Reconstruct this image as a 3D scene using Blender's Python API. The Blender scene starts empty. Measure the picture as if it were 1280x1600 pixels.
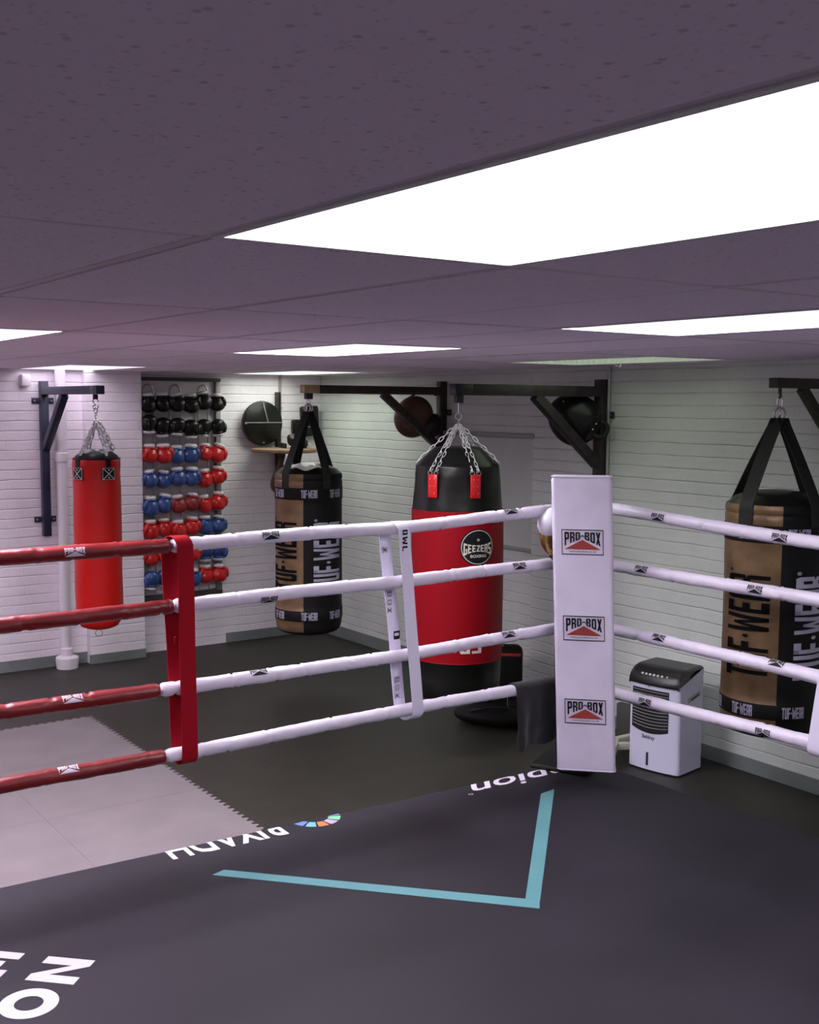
import bpy, bmesh, math, random
from mathutils import Vector, Matrix, noise
PI = math.pi
random.seed(7)
S = bpy.context.scene
COL = S.collection

# ------------------------------------------------------------------ camera
CEIL = 2.342
cam_d = bpy.data.cameras.new('camera'); cam = bpy.data.objects.new('camera', cam_d); COL.objects.link(cam)
cam_d.sensor_fit = 'HORIZONTAL'; cam_d.sensor_width = 36.0; cam_d.lens = 1771.0/1280.0*36.0
cam_d.clip_start = 0.02; cam_d.clip_end = 60
_y, _p, _r = math.radians(54.71), math.radians(-5.42), math.radians(.38)
_F = Vector((math.cos(_y)*math.cos(_p), math.sin(_y)*math.cos(_p), math.sin(_p)))
_R = Vector((math.sin(_y), -math.cos(_y), 0)); _U = _R.cross(_F)
_r2 = _R*math.cos(_r)+_U*math.sin(_r); _u2 = -_R*math.sin(_r)+_U*math.cos(_r)
M4 = Matrix((( _r2.x,_u2.x,-_F.x,0),(_r2.y,_u2.y,-_F.y,0),(_r2.z,_u2.z,-_F.z,2.09),(0,0,0,1)))
cam.matrix_world = M4
S.camera = cam

# ------------------------------------------------------------------ world, exposure
w = bpy.data.worlds.new('world'); S.world = w; w.use_nodes = True
w.node_tree.nodes['Background'].inputs[0].default_value = (.5, .45, .6, 1)
w.node_tree.nodes['Background'].inputs[1].default_value = 0.02
S.view_settings.view_transform = 'Standard'
try: S.view_settings.look = 'None'
except Exception: pass
S.view_settings.gamma = 1.0
S.view_settings.use_curve_mapping = False
S.view_settings.exposure = 0.0
S.cycles.max_bounces = 8
S.cycles.diffuse_bounces = 5
S.cycles.use_denoising = True
S.cycles.sample_clamp_indirect = 6
PANEL_E = 14.0; PANEL_BASE = 1.15
LAMP_NEAR = (1.0, .93, 1.03); LAMP_MID = (.97, .96, 1.0); LAMP_LEFT = (1.0, .86, 1.04)
LAMP_GREEN = (.86, 1.0, .74); LAMP_FAR = (.95, 1.0, .90)

# ------------------------------------------------------------------ materials
MATS = {}
def srgb(c):
    return tuple(((x/255)/12.92 if x/255 <= .04045 else ((x/255+.055)/1.055)**2.4) for x in c)
def mat(name, col, rough=.5, metal=0., bump=0., scale=40., var=0., vscale=6., coat=0., sheen=0., bdist=.002, spec=.5, detail=4):
    """col in linear RGB"""
    if name in MATS: return MATS[name]
    m = bpy.data.materials.new(name); m.use_nodes = True; nt = m.node_tree; N = nt.nodes; L = nt.links
    b = N['Principled BSDF']
    b.inputs['Base Color'].default_value = (*col, 1); b.inputs['Roughness'].default_value = rough
    b.inputs['Metallic'].default_value = metal
    b.inputs['Specular IOR Level'].default_value = spec
    if coat: b.inputs['Coat Weight'].default_value = coat; b.inputs['Coat Roughness'].default_value = .15
    if sheen: b.inputs['Sheen Weight'].default_value = sheen
    g = N.new('ShaderNodeNewGeometry')
    if var:
        n = N.new('ShaderNodeTexNoise'); n.inputs['Scale'].default_value = vscale; n.inputs['Detail'].default_value = detail
        L.new(g.outputs['Position'], n.inputs['Vector'])
        r = N.new('ShaderNodeMapRange'); r.inputs[1].default_value = .3; r.inputs[2].default_value = .7
        r.inputs[3].default_value = 1-var; r.inputs[4].default_value = 1+var
        L.new(n.outputs['Fac'], r.inputs[0])
        mx = N.new('ShaderNodeMix'); mx.data_type = 'RGBA'; mx.blend_type = 'MULTIPLY'; mx.inputs[0].default_value = 1
        mx.inputs[6].default_value = (*col, 1)
        L.new(r.outputs[0], mx.inputs[7]); L.new(mx.outputs[2], b.inputs['Base Color'])
        r2 = N.new('ShaderNodeMapRange'); r2.inputs[3].default_value = max(0,rough-.1); r2.inputs[4].default_value = min(1,rough+.12)
        L.new(n.outputs['Fac'], r2.inputs[0]); L.new(r2.outputs[0], b.inputs['Roughness'])
    if bump:
        n = N.new('ShaderNodeTexNoise'); n.inputs['Scale'].default_value = scale; n.inputs['Detail'].default_value = detail
        L.new(g.outputs['Position'], n.inputs['Vector'])
        bp = N.new('ShaderNodeBump'); bp.inputs['Strength'].default_value = bump; bp.inputs['Distance'].default_value = bdist
        L.new(n.outputs['Fac'], bp.inputs['Height']); L.new(bp.outputs[0], b.inputs['Normal'])
    MATS[name] = m
    return m
def emit(name, col, s, base):
    """prismatic diffuser: throws most of its light straight down, less to the sides (a downlighter's cone)"""
    m = bpy.data.materials.new(name); m.use_nodes = True; nt = m.node_tree; N = nt.nodes; L = nt.links; N.clear()
    g = N.new('ShaderNodeNewGeometry'); d = N.new('ShaderNodeVectorMath'); d.operation = 'DOT_PRODUCT'
    L.new(g.outputs['Incoming'], d.inputs[0]); L.new(g.outputs['Normal'], d.inputs[1])
    a = N.new('ShaderNodeMath'); a.operation = 'ABSOLUTE'; L.new(d.outputs['Value'], a.inputs[0])
    p = N.new('ShaderNodeMapRange'); p.interpolation_type = 'SMOOTHSTEP'; p.inputs[1].default_value = .08; p.inputs[2].default_value = .40; L.new(a.outputs[0], p.inputs[0])
    k = N.new('ShaderNodeMath'); k.operation = 'MULTIPLY_ADD'; k.inputs[1].default_value = s; k.inputs[2].default_value = base; L.new(p.outputs[0], k.inputs[0])
    e = N.new('ShaderNodeEmission'); e.inputs[0].default_value = (*col, 1); L.new(k.outputs[0], e.inputs[1])
    o = N.new('ShaderNodeOutputMaterial'); L.new(e.outputs[0], o.inputs[0]); return m

def brick_mat(name, axis, col):
    m = bpy.data.materials.new(name); m.use_nodes = True; nt = m.node_tree; N = nt.nodes; L = nt.links
    b = N['Principled BSDF']; b.inputs['Roughness'].default_value = .55
    g = N.new('ShaderNodeNewGeometry'); s = N.new('ShaderNodeSeparateXYZ'); L.new(g.outputs['Position'], s.inputs[0])
    # a slight waviness of the courses
    wn = N.new('ShaderNodeTexNoise'); wn.inputs['Scale'].default_value = 5; wn.inputs['Detail'].default_value = 3; L.new(g.outputs['Position'], wn.inputs['Vector'])
    ma = N.new('ShaderNodeMath'); ma.operation = 'MULTIPLY_ADD'; ma.inputs[1].default_value = .016
    L.new(wn.outputs['Fac'], ma.inputs[0]); L.new(s.outputs['Z'], ma.inputs[2])
    c = N.new('ShaderNodeCombineXYZ'); L.new(s.outputs[axis], c.inputs[0]); L.new(ma.outputs[0], c.inputs[1])
    br = N.new('ShaderNodeTexBrick'); L.new(c.outputs[0], br.inputs['Vector'])
    br.inputs['Scale'].default_value = 1; br.inputs['Brick Width'].default_value = .225; br.inputs['Row Height'].default_value = .075
    br.inputs['Mortar Size'].default_value = .0045; br.inputs['Mortar Smooth'].default_value = .45; br.inputs['Bias'].default_value = 0
    br.inputs['Color1'].default_value = (.2, .2, .2, 1); br.inputs['Color2'].default_value = (.8, .8, .8, 1); br.inputs['Mortar'].default_value = (.5, .5, .5, 1)
    def MN(op, x, y=None, z=None):
        n = N.new('ShaderNodeMath'); n.operation = op
        for i, q in enumerate((x, y, z)):
            if q is None: continue
            if isinstance(q, (int, float)): n.inputs[i].default_value = q
            else: L.new(q, n.inputs[i])
        return n.outputs[0]
    n2 = N.new('ShaderNodeTexNoise'); n2.inputs['Scale'].default_value = 22; n2.inputs['Detail'].default_value = 6; L.new(g.outputs['Position'], n2.inputs['Vector'])
    # bed joints: a narrow, uneven groove under each course; head joints nearly filled with paint
    fr = MN('FRACT', MN('DIVIDE', ma.outputs[0], .075)); tri = MN('MULTIPLY', MN('ABSOLUTE', MN('SUBTRACT', fr, .5)), 2.0)
    rj = N.new('ShaderNodeMapRange'); rj.interpolation_type = 'SMOOTHSTEP'; rj.inputs[1].default_value = .80; rj.inputs[2].default_value = 1.0; L.new(tri, rj.inputs[0])
    nj = N.new('ShaderNodeTexNoise'); nj.inputs['Scale'].default_value = 4.5; nj.inputs['Detail'].default_value = 3; L.new(g.outputs['Position'], nj.inputs['Vector'])
    rn = N.new('ShaderNodeMapRange'); rn.inputs[1].default_value = .35; rn.inputs[2].default_value = .62; rn.inputs[3].default_value = .25; rn.inputs[4].default_value = 1; L.new(nj.outputs['Fac'], rn.inputs[0])
    bed = MN('MULTIPLY', rj.outputs[0], rn.outputs[0])
    bw = N.new('ShaderNodeRGBToBW'); L.new(br.outputs['Color'], bw.inputs[0])
    hgt = MN('SUBTRACT', MN('MULTIPLY', bw.outputs[0], .25), MN('MULTIPLY', br.outputs['Fac'], .25))
    hgt = MN('SUBTRACT', hgt, MN('MULTIPLY', bed, 1.0)); hgt = MN('ADD', hgt, MN('MULTIPLY', n2.outputs['Fac'], .40))
    class sc: outputs = [hgt]
    bp = N.new('ShaderNodeBump'); bp.inputs['Strength'].default_value = .62; bp.inputs['Distance'].default_value = .008
    L.new(sc.outputs[0], bp.inputs['Height']); L.new(bp.outputs[0], b.inputs['Normal'])
    # shadow lines of the bed joints put into the colour, and slight mottling of the paint
    n3 = N.new('ShaderNodeTexNoise'); n3.inputs['Scale'].default_value = 2.2; n3.inputs['Detail'].default_value = 5; L.new(g.outputs['Position'], n3.inputs['Vector'])
    r3 = N.new('ShaderNodeMapRange'); r3.inputs[1].default_value = .3; r3.inputs[2].default_value = .7; r3.inputs[3].default_value = .88; r3.inputs[4].default_value = 1.06
    L.new(n3.outputs['Fac'], r3.inputs[0])
    r4 = N.new('ShaderNodeMapRange'); r4.inputs[3].default_value = 1; r4.inputs[4].default_value = .90; L.new(bed, r4.inputs[0])
    mm = N.new('ShaderNodeMath'); mm.operation = 'MULTIPLY'; L.new(r3.outputs[0], mm.inputs[0]); L.new(r4.outputs[0], mm.inputs[1])
    mx = N.new('ShaderNodeMix'); mx.data_type = 'RGBA'; mx.blend_type = 'MULTIPLY'; mx.inputs[0].default_value = 1
    mx.inputs[6].default_value = (*col, 1); L.new(mm.outputs[0], mx.inputs[7]); L.new(mx.outputs[2], b.inputs['Base Color'])
    return m

def speckle_mat(name, col):
    m = bpy.data.materials.new(name); m.use_nodes = True; nt = m.node_tree; N = nt.nodes; L = nt.links
    b = N['Principled BSDF']; b.inputs['Roughness'].default_value = .9
    g = N.new('ShaderNodeNewGeometry')
    n = N.new('ShaderNodeTexNoise'); n.inputs['Scale'].default_value = 130; n.inputs['Detail'].default_value = 2; L.new(g.outputs['Position'], n.inputs['Vector'])
    n0 = N.new('ShaderNodeTexNoise'); n0.inputs['Scale'].default_value = 45; n0.inputs['Detail'].default_value = 2; L.new(g.outputs['Position'], n0.inputs['Vector'])
    ad = N.new('ShaderNodeMath'); ad.operation = 'MULTIPLY_ADD'; ad.inputs[1].default_value = .35; L.new(n0.outputs['Fac'], ad.inputs[0]); L.new(n.outputs['Fac'], ad.inputs[2])
    r = N.new('ShaderNodeMapRange'); r.inputs[1].default_value = .42; r.inputs[2].default_value = .54; r.inputs[3].default_value = .78; r.inputs[4].default_value = 1
    L.new(ad.outputs[0], r.inputs[0])
    v = N.new('ShaderNodeTexVoronoi'); v.inputs['Scale'].default_value = 42; v.inputs['Randomness'].default_value = 1; L.new(g.outputs['Position'], v.inputs['Vector'])
    rv = N.new('ShaderNodeMapRange'); rv.inputs[1].default_value = .10; rv.inputs[2].default_value = .2; rv.inputs[3].default_value = .72; rv.inputs[4].default_value = 1
    L.new(v.outputs['Distance'], rv.inputs[0])
    mm = N.new('ShaderNodeMath'); mm.operation = 'MULTIPLY'; L.new(r.outputs[0], mm.inputs[0]); L.new(rv.outputs[0], mm.inputs[1])
    mx = N.new('ShaderNodeMix'); mx.data_type = 'RGBA'; mx.blend_type = 'MULTIPLY'; mx.inputs[0].default_value = 1
    mx.inputs[6].default_value = (*col, 1); L.new(mm.outputs[0], mx.inputs[7]); L.new(mx.outputs[2], b.inputs['Base Color'])
    bp = N.new('ShaderNodeBump'); bp.inputs['Strength'].default_value = .3; bp.inputs['Distance'].default_value = .003
    L.new(mm.outputs[0], bp.inputs['Height']); L.new(bp.outputs[0], b.inputs['Normal'])
    return m

def floor_mat():
    m = bpy.data.materials.new('rubber_floor'); m.use_nodes = True; nt = m.node_tree; N = nt.nodes; L = nt.links
    b = N['Principled BSDF']; b.inputs['Roughness'].default_value = .55
    g = N.new('ShaderNodeNewGeometry')
    mp = N.new('ShaderNodeMapping'); mp.inputs['Rotation'].default_value = (0, 0, .78); L.new(g.outputs['Position'], mp.inputs[0])
    ch = N.new('ShaderNodeTexChecker'); ch.inputs['Scale'].default_value = 28; L.new(mp.outputs[0], ch.inputs['Vector'])
    n = N.new('ShaderNodeTexNoise'); n.inputs['Scale'].default_value = 5; n.inputs['Detail'].default_value = 5; L.new(g.outputs['Position'], n.inputs['Vector'])
    ad = N.new('ShaderNodeMath'); ad.operation = 'MULTIPLY_ADD'; ad.inputs[1].default_value = .8; L.new(n.outputs['Fac'], ad.inputs[0]); L.new(ch.outputs['Fac'], ad.inputs[2])
    bp = N.new('ShaderNodeBump'); bp.inputs['Strength'].default_value = .7; bp.inputs['Distance'].default_value = .003
    L.new(ad.outputs[0], bp.inputs['Height']); L.new(bp.outputs[0], b.inputs['Normal'])
    r = N.new('ShaderNodeMapRange'); r.inputs[1].default_value = .3; r.inputs[2].default_value = .7; r.inputs[3].default_value = .8; r.inputs[4].default_value = 1.2
    L.new(n.outputs['Fac'], r.inputs[0])
    mx = N.new('ShaderNodeMix'); mx.data_type = 'RGBA'; mx.blend_type = 'MULTIPLY'; mx.inputs[0].default_value = 1
    mx.inputs[6].default_value = (.020, .019, .013, 1); L.new(r.outputs[0], mx.inputs[7]); L.new(mx.outputs[2], b.inputs['Base Color'])
    return m

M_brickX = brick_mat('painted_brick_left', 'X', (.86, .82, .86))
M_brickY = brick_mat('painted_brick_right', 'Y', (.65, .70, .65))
M_plain = mat('painted_plaster', (.6, .6, .6), .7)
M_band = mat('grey_green_paint', (.17, .20, .19), .6, bump=.4, scale=30, var=.15)
M_tile = speckle_mat('ceiling_tile', (.90, .78, .93))
M_tbar = mat('ceiling_grid_metal', (.66, .56, .66), .5)
M_gap = mat('ceiling_gap', (.06, .05, .06), .9)
M_floor = floor_mat()
M_matgrey = mat('grey_foam', (.175, .155, .158), .8, bump=.25, scale=120, var=.10, vscale=4)
M_canvas = mat('dark_ring_canvas', (.0155, .0135, .020), .6, bump=.2, scale=160, var=.22, vscale=2.2, spec=.32)
M_print = mat('white_print', (.62, .58, .68), .6)
M_teal = mat('teal_tape', (.11, .30, .32), .5, var=.06)
M_vinylW = mat('white_vinyl', (.64, .59, .70), .42, bump=.5, scale=20, bdist=.004, var=.05, vscale=14)
M_vinylR = mat('red_vinyl', (.17, .008, .009), .38, bump=.5, scale=20, bdist=.004, var=.18, vscale=9)
M_padW = mat('white_pad_vinyl', (.60, .55, .68), .62, bump=.15, scale=12, var=.06, vscale=7)
M_webR = mat('red_webbing', (.30, .003, .012), .75, bump=.2, scale=300, spec=.15)
M_webW = mat('white_webbing', (.66, .63, .76), .7, bump=.2, scale=300)
M_black = mat('black_print', (.008, .008, .010), .6, spec=.2)
M_redp = mat('red_print', (.27, .028, .022), .6, var=.1)
M_grey = mat('grey_print', (.30, .28, .33), .6)
M_steelK = mat('black_painted_steel', (.009, .009, .010), .42, bump=.1, scale=60, var=.3)
M_steelN = mat('navy_painted_steel', (.022, .026, .055), .38, bump=.1, scale=60, var=.3)
M_steelRust = mat('brown_rusty_steel', (.035, .027, .02), .5, bump=.3, scale=50, var=.5, vscale=25)
M_brass = mat('bare_brass_metal', (.5, .36, .2), .4, metal=.6, var=.2)
M_steelS = mat('smudged_dark_steel', (.024, .020, .021), .6, bump=.2, scale=50, var=.6, vscale=16)
M_steelO = mat('olive_dark_steel', (.040, .046, .026), .5, bump=.3, scale=60, var=.5, vscale=40)
M_chain = mat('zinc_chain', (.8, .8, .8), .45, metal=.5)
M_chrome = mat('chrome', (.75, .75, .75), .22, metal=1)
M_steel = mat('galvanised_steel', (.42, .42, .42), .4, metal=.9)
M_red = mat('red_bag_vinyl', (.50, .008, .006), .40, bump=.15, scale=10, bdist=.01, var=.06, spec=.28)
M_redG = mat('crimson_bag_vinyl', (.24, .002, .007), .5, bump=.15, scale=400, spec=.15)
M_blackV = mat('black_bag_vinyl', (.007, .0075, .006), .33, bump=.25, scale=9, bdist=.015, spec=.32)
M_blackM = mat('black_matt_vinyl', (.007, .007, .0065), .6, bump=.2, scale=200, spec=.2)
M_gold = mat('gold_bag_vinyl', (.215, .135, .066), .38, metal=.3, bump=.35, scale=14, bdist=.008, var=.3, vscale=8)
M_silver = mat('silver_tape', (.78, .78, .74), .45, metal=.2, bump=.4, scale=30)
M_webK = mat('black_webbing', (.018, .020, .016), .55, bump=.3, scale=250, var=.3, vscale=40, spec=.25)
M_lilac = mat('lilac_print', (.42, .41, .52), .5, var=.1)
M_cream = mat('cream_print', (.62, .60, .50), .5)
M_gR = mat('red_glove_leather', (.50, .008, .008), .28, coat=.3, bump=.2, scale=22, bdist=.004)
M_gR2 = mat('worn_red_glove_leather', (.22, .015, .015), .4, bump=.4, scale=60, bdist=.004, var=.5, vscale=60)
M_gB = mat('blue_glove_leather', (.025, .065, .22), .3, coat=.3, bump=.2, scale=22, bdist=.004)
M_gK = mat('black_glove_leather', (.006, .0065, .006), .3, coat=.1, spec=.3, bump=.2, scale=22, bdist=.004)
M_lining = mat('white_lining', (.62, .60, .60), .7, bump=.2, scale=80)
M_board = mat('grey_board', (.76, .73, .75), .6, var=.06)
M_boardK = mat('dark_beam', (.05, .045, .04), .6)
M_pipe = mat('white_pipe_paint', (.70, .67, .70), .35)
M_wood = mat('light_plywood', (.24, .16, .10), .5, bump=.2, scale=60, var=.15, vscale=20)
M_brown = mat('brown_leather', (.075, .032, .013), .45, bump=.3, scale=60, var=.25, vscale=12)
M_white = mat('white_plastic', (.60, .60, .74), .38)
M_side = mat('grey_plastic', (.30, .32, .33), .4)
M_dplast = mat('dark_plastic', (.010, .011, .010), .35)
M_towel = mat('black_towelling', (.011, .011, .013), .95, bump=.8, scale=260, bdist=.004, sheen=.15, var=.25, vscale=18)
M_creamM = mat('cream_metal', (.48, .47, .38), .5)

# ------------------------------------------------------------------ mesh builder
class MB:
    def __init__(s): s.v = []; s.f = []; s.m = []
    def add(s, vs, fs, mi=0):
        o = len(s.v); s.v += [tuple(v) for v in vs]
        for f in fs: s.f.append(tuple(i+o for i in f)); s.m.append(mi)
        return s
    def box(s, c, d, rot=None, mi=0, bev=0.0, seg=2):
        bm = bmesh.new(); bmesh.ops.create_cube(bm, size=1)
        bmesh.ops.scale(bm, vec=Vector(d), verts=bm.verts)
        if bev > 0: bmesh.ops.bevel(bm, geom=bm.edges[:], offset=bev, segments=seg, affect='EDGES', profile=.5)
        return s.bm(bm, c, rot, mi)
    def bm(s, bm, c=(0,0,0), rot=None, mi=0):
        m = Matrix.Translation(Vector(c)) @ (rot.to_4x4() if rot is not None else Matrix.Identity(4))
        bm.verts.index_update()
        s.add([m @ v.co for v in bm.verts], [[v.index for v in f.verts] for f in bm.faces], mi); bm.free(); return s
    def bar(s, a, b, wx, wz, up=(0,0,1), mi=0, bev=.003):
        a = Vector(a); b = Vector(b); d = (b-a); L = d.length; d.normalize()
        x = d.cross(Vector(up))
        if x.length < 1e-4: x = d.cross(Vector((1, 0, 0)))
        x.normalize(); z = x.cross(d)
        R = Matrix((x, d, z)).transposed()
        return s.box((a+b)/2, (wx, L, wz), R, mi, bev)
    def ring(s, c, n, R, r, su=20, sv=8, mi=0, sx=1., up=None):
        """torus with axis n; sx stretches along 'up'"""
        n = Vector(n).normalized(); u = Vector(up) if up else Vector((0, 0, 1))
        u = (u - n*u.dot(n))
        if u.length < 1e-3: u = Vector((1, 0, 0)) - n*n.x
        u.normalize(); w_ = n.cross(u); c = Vector(c)
        vs = []; fs = []
        for i in range(su):
            a = 2*PI*i/su; p = u*math.cos(a)*R*sx + w_*math.sin(a)*R; q = (u*math.cos(a)+w_*math.sin(a))
            for j in range(sv):
                b = 2*PI*j/sv; vs.append(c+p+q*math.cos(b)*r+n*math.sin(b)*r)
        for i in range(su):
            for j in range(sv):
                fs.append((i*sv+j, ((i+1) % su)*sv+j, ((i+1) % su)*sv+(j+1) % sv, i*sv+(j+1) % sv))
        return s.add(vs, fs, mi)
    def tube(s, pts, r, sv=10, mi=0, caps=True, mfn=None):
        P = [Vector(p) for p in pts]; n = len(P); vs = []; fs = []; ms = []
        rf = r if callable(r) else (lambda i, a: r)
        t0 = (P[1]-P[0]).normalized(); u = t0.cross(Vector((0, 0, 1)))
        if u.length < 1e-3: u = t0.cross(Vector((1, 0, 0)))
        u.normalize()
        for i in range(n):
            t = (P[min(i+1, n-1)]-P[max(i-1, 0)]).normalized()
            u = (u - t*u.dot(t)).normalized(); w_ = t.cross(u)
            for j in range(sv):
                a = 2*PI*j/sv; rr = rf(i, a); vs.append(P[i]+u*math.cos(a)*rr+w_*math.sin(a)*rr)
        o = len(s.v); s.v += [tuple(v) for v in vs]
        for i in range(n-1):
            for j in range(sv):
                s.f.append((o+i*sv+j, o+i*sv+(j+1) % sv, o+(i+1)*sv+(j+1) % sv, o+(i+1)*sv+j)); s.m.append(mfn(i) if mfn else mi)
        if caps:
            s.f.append(tuple(o+j for j in range(sv))[::-1]); s.m.append(mi)
            s.f.append(tuple(o+(n-1)*sv+j for j in range(sv))); s.m.append(mi)
        return s
    def lathe(s, prof, c=(0, 0, 0), seg=48, mi=0, mfn=None, dfn=None, rot=None, a0=0):
        """prof: (r, z) top->bottom or reverse; mfn(angle,z)->material; dfn(angle,z,r)->r"""
        c = Vector(c); vs = []; n = len(prof)
        for (r, z) in prof:
            for j in range(seg):
                a = a0+2*PI*j/seg; rr = dfn(a, z, r) if dfn else r
                p = Vector((math.cos(a)*rr, math.sin(a)*rr, z)); p = rot @ p if rot is not None else p; vs.append(c+p)
        o = len(s.v); s.v += [tuple(v) for v in vs]
        for i in range(n-1):
            for j in range(seg):
                s.f.append((o+i*seg+j, o+i*seg+(j+1) % seg, o+(i+1)*seg+(j+1) % seg, o+(i+1)*seg+j))
                s.m.append(mfn(a0+2*PI*(j+.5)/seg, (prof[i][1]+prof[i+1][1])/2) if mfn else mi)
        for i in (0, n-1):
            if prof[i][0] > 1e-4:
                s.f.append(tuple(o+i*seg+j for j in range(seg))); s.m.append(mfn(0, prof[i][1]) if mfn else mi)
        return s
    def grid(s, fn, nu, nv, mi=0, mfn=None):
        o = len(s.v)
        for i in range(nu+1):
            for j in range(nv+1): s.v.append(tuple(fn(i/nu, j/nv)))
        for i in range(nu):
            for j in range(nv):
                s.f.append((o+i*(nv+1)+j, o+(i+1)*(nv+1)+j, o+(i+1)*(nv+1)+j+1, o+i*(nv+1)+j+1)); s.m.append(mfn(i, j) if mfn else mi)
        return s
    def ell(s, c, r, rot=None, mi=0, u=20, v=12, fn=None):
        bm = bmesh.new(); bmesh.ops.create_uvsphere(bm, u_segments=u, v_segments=v, radius=1)
        for q in bm.verts:
            p = q.co.copy()
            if fn: p = fn(p)
            q.co = Vector((p.x*r[0], p.y*r[1], p.z*r[2]))
        return s.bm(bm, c, rot, mi)
    def prism(s, poly, z0, z1, mi=0, M=None):
        n = len(poly); vs = [Vector((x, y, z0)) for x, y in poly]+[Vector((x, y, z1)) for x, y in poly]
        if M is not None: vs = [M @ v for v in vs]
        fs = [tuple(range(n))[::-1], tuple(range(n, 2*n))]+[(i, (i+1) % n, n+(i+1) % n, n+i) for i in range(n)]
        return s.add(vs, fs, mi)
    def build(s, name, mats, parent=None, smooth=True, angle=40):
        me = bpy.data.meshes.new(name)
        me.from_pydata(s.v, [], s.f); me.validate()
        if not isinstance(mats, (list, tuple)): mats = [mats]
        for m in mats: me.materials.append(m)
        bm = bmesh.new(); bm.from_mesh(me)
        bmesh.ops.recalc_face_normals(bm, faces=bm.faces)
        bm.to_mesh(me); bm.free()
        if len(me.polygons) == len(s.m):
            for p, i in zip(me.polygons, s.m): p.material_index = i
        if smooth:
            for p in me.polygons: p.use_smooth = True
            try: me.set_sharp_from_angle(angle=math.radians(angle))
            except Exception: pass
        o = bpy.data.objects.new(name, me); COL.objects.link(o)
        if parent is not None:
            o.parent = parent
            # geometry is written in world coordinates: move it into the parent's frame
            M = parent_world(parent).inverted(); me.transform(M)
        return o
def parent_world(p):
    m = p.matrix_basis.copy()
    while p.parent is not None:
        p = p.parent; m = p.matrix_basis @ m
    return m
def tag(o, label, cat, group=None, kind=None):
    if label: o['label'] = label
    if cat: o['category'] = cat
    if group: o['group'] = group
    if kind: o['kind'] = kind
    return o
def thing(name, loc, label, cat, group=None, rz=0):
    o = bpy.data.objects.new(name, None); COL.objects.link(o); o.empty_display_size = .1
    o.location = loc; o.rotation_euler = (0, 0, rz); return tag(o, label, cat, group)
def struct(name, mb, m, smooth=False):
    o = mb.build(name, m, None, smooth); o['kind'] = 'structure'; return o

# ------------------------------------------------------------------ lettering
def rect(a, b, c, d): return [(a, b), (c, b), (c, d), (a, d)]
s_ = .36; h_ = .17
BLK = {
 'T': [rect(0, 1-h_, 1, 1), rect(.5-s_/2, 0, .5+s_/2, 1)],
 'U': [[(0, .1), (.12, 0), (s_, 0), (s_, 1), (0, 1)], [(1-s_, 0), (.88, 0), (1, .1), (1, 1), (1-s_, 1)], rect(s_-.01, 0, 1-s_+.01, h_)],
 'F': [rect(0, 0, s_, 1), rect(0, 1-h_, .95, 1), rect(0, .42, .85, .42+h_)],
 'E': [rect(0, 0, s_, 1), rect(0, 1-h_, .95, 1), rect(0, .42, .85, .42+h_), rect(0, 0, .95, h_)],
 'L': [rect(0, 0, s_, 1), rect(0, 0, .95, h_)],
 'A': [[(0, 0), (s_, 0), (s_, 1), (.12, 1), (0, .9)], [(1-s_, 0), (1, 0), (1, .9), (.88, 1), (1-s_, 1)], rect(s_-.01, 1-h_, 1-s_+.01, 1), rect(s_-.01, .3, 1-s_+.01, .3+h_)],
 'R': [rect(0, 0, s_, 1), rect(s_-.01, 1-h_, 1-s_+.01, 1), [(1-s_, .5), (1, .55), (1, .9), (.88, 1), (1-s_, 1)], rect(s_-.01, .42, 1-s_+.01, .42+h_), [(1-s_, 0), (1, 0), (1, .42), (.9, .5), (1-s_, .5)]],
 'P': [rect(0, 0, s_, 1), rect(s_-.01, 1-h_, 1-s_+.01, 1), [(1-s_, .4), (.88, .4), (1, .5), (1, .9), (.88, 1), (1-s_, 1)], rect(s_-.01, .4, 1-s_+.01, .4+h_)],
 'B': [rect(0, 0, s_, 1), rect(0, 1-h_, .8, 1), rect(0, 0, .8, h_), rect(0, .42, .8, .42+h_), [(1-s_, .55), (.92, .55), (1, .62), (1, .92), (.88, 1), (1-s_, 1)], [(1-s_, 0), (.88, 0), (1, .08), (1, .42), (.92, .5), (1-s_, .5)]],
 'O': [[(0, .1), (.12, 0), (s_, 0), (s_, 1), (.12, 1), (0, .9)], [(1-s_, 0), (.88, 0), (1, .1), (1, .9), (.88, 1), (1-s_, 1)], rect(s_-.01, 0, 1-s_+.01, h_), rect(s_-.01, 1-h_, 1-s_+.01, 1)],
 'X': [[(0, 0), (s_*1.05, 0), (1, 1), (1-s_*1.05, 1)], [(1-s_*1.05, 0), (1, 0), (s_*1.05, 1), (0, 1)]],
 'W': [[(.12, 0), (.34, 0), (.22, 1), (0, 1)], [(.16, 0), (.36, 0), (.56, .8), (.44, .8)], [(.64, 0), (.84, 0), (.56, .8), (.44, .8)], [(.66, 0), (.88, 0), (1, 1), (.78, 1)]],
 'N': [rect(0, 0, .3, 1), rect(.7, 0, 1, 1), [(.66, 0), (1, 0), (.34, 1), (0, 1)]],
 'Z': [rect(0, 1-h_, 1, 1), rect(0, 0, 1, h_), [(0, h_), (.4, h_), (1, 1-h_), (.6, 1-h_)]],
 'G': [[(0, .1), (.12, 0), (s_, 0), (s_, 1), (.12, 1), (0, .9)], rect(s_-.01, 0, 1, h_), rect(s_-.01, 1-h_, 1, 1), rect(1-s_, 0, 1, .5), rect(.55, .38, 1, .52)],
 'S': [rect(0, 1-h_, 1, 1), rect(0, 0, 1, h_), rect(0, .42, 1, .42+h_), rect(0, .42, s_, 1), rect(1-s_, 0, 1, .5)],
 'I': [rect(.3, 0, .7, 1)],
 '-': [rect(.1, .44, .9, .60)],
 '.': [[(.5+.4*math.cos(a*PI/5), .5+.075*math.sin(a*PI/5)) for a in range(10)]],
 ' ': [],
}
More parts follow.
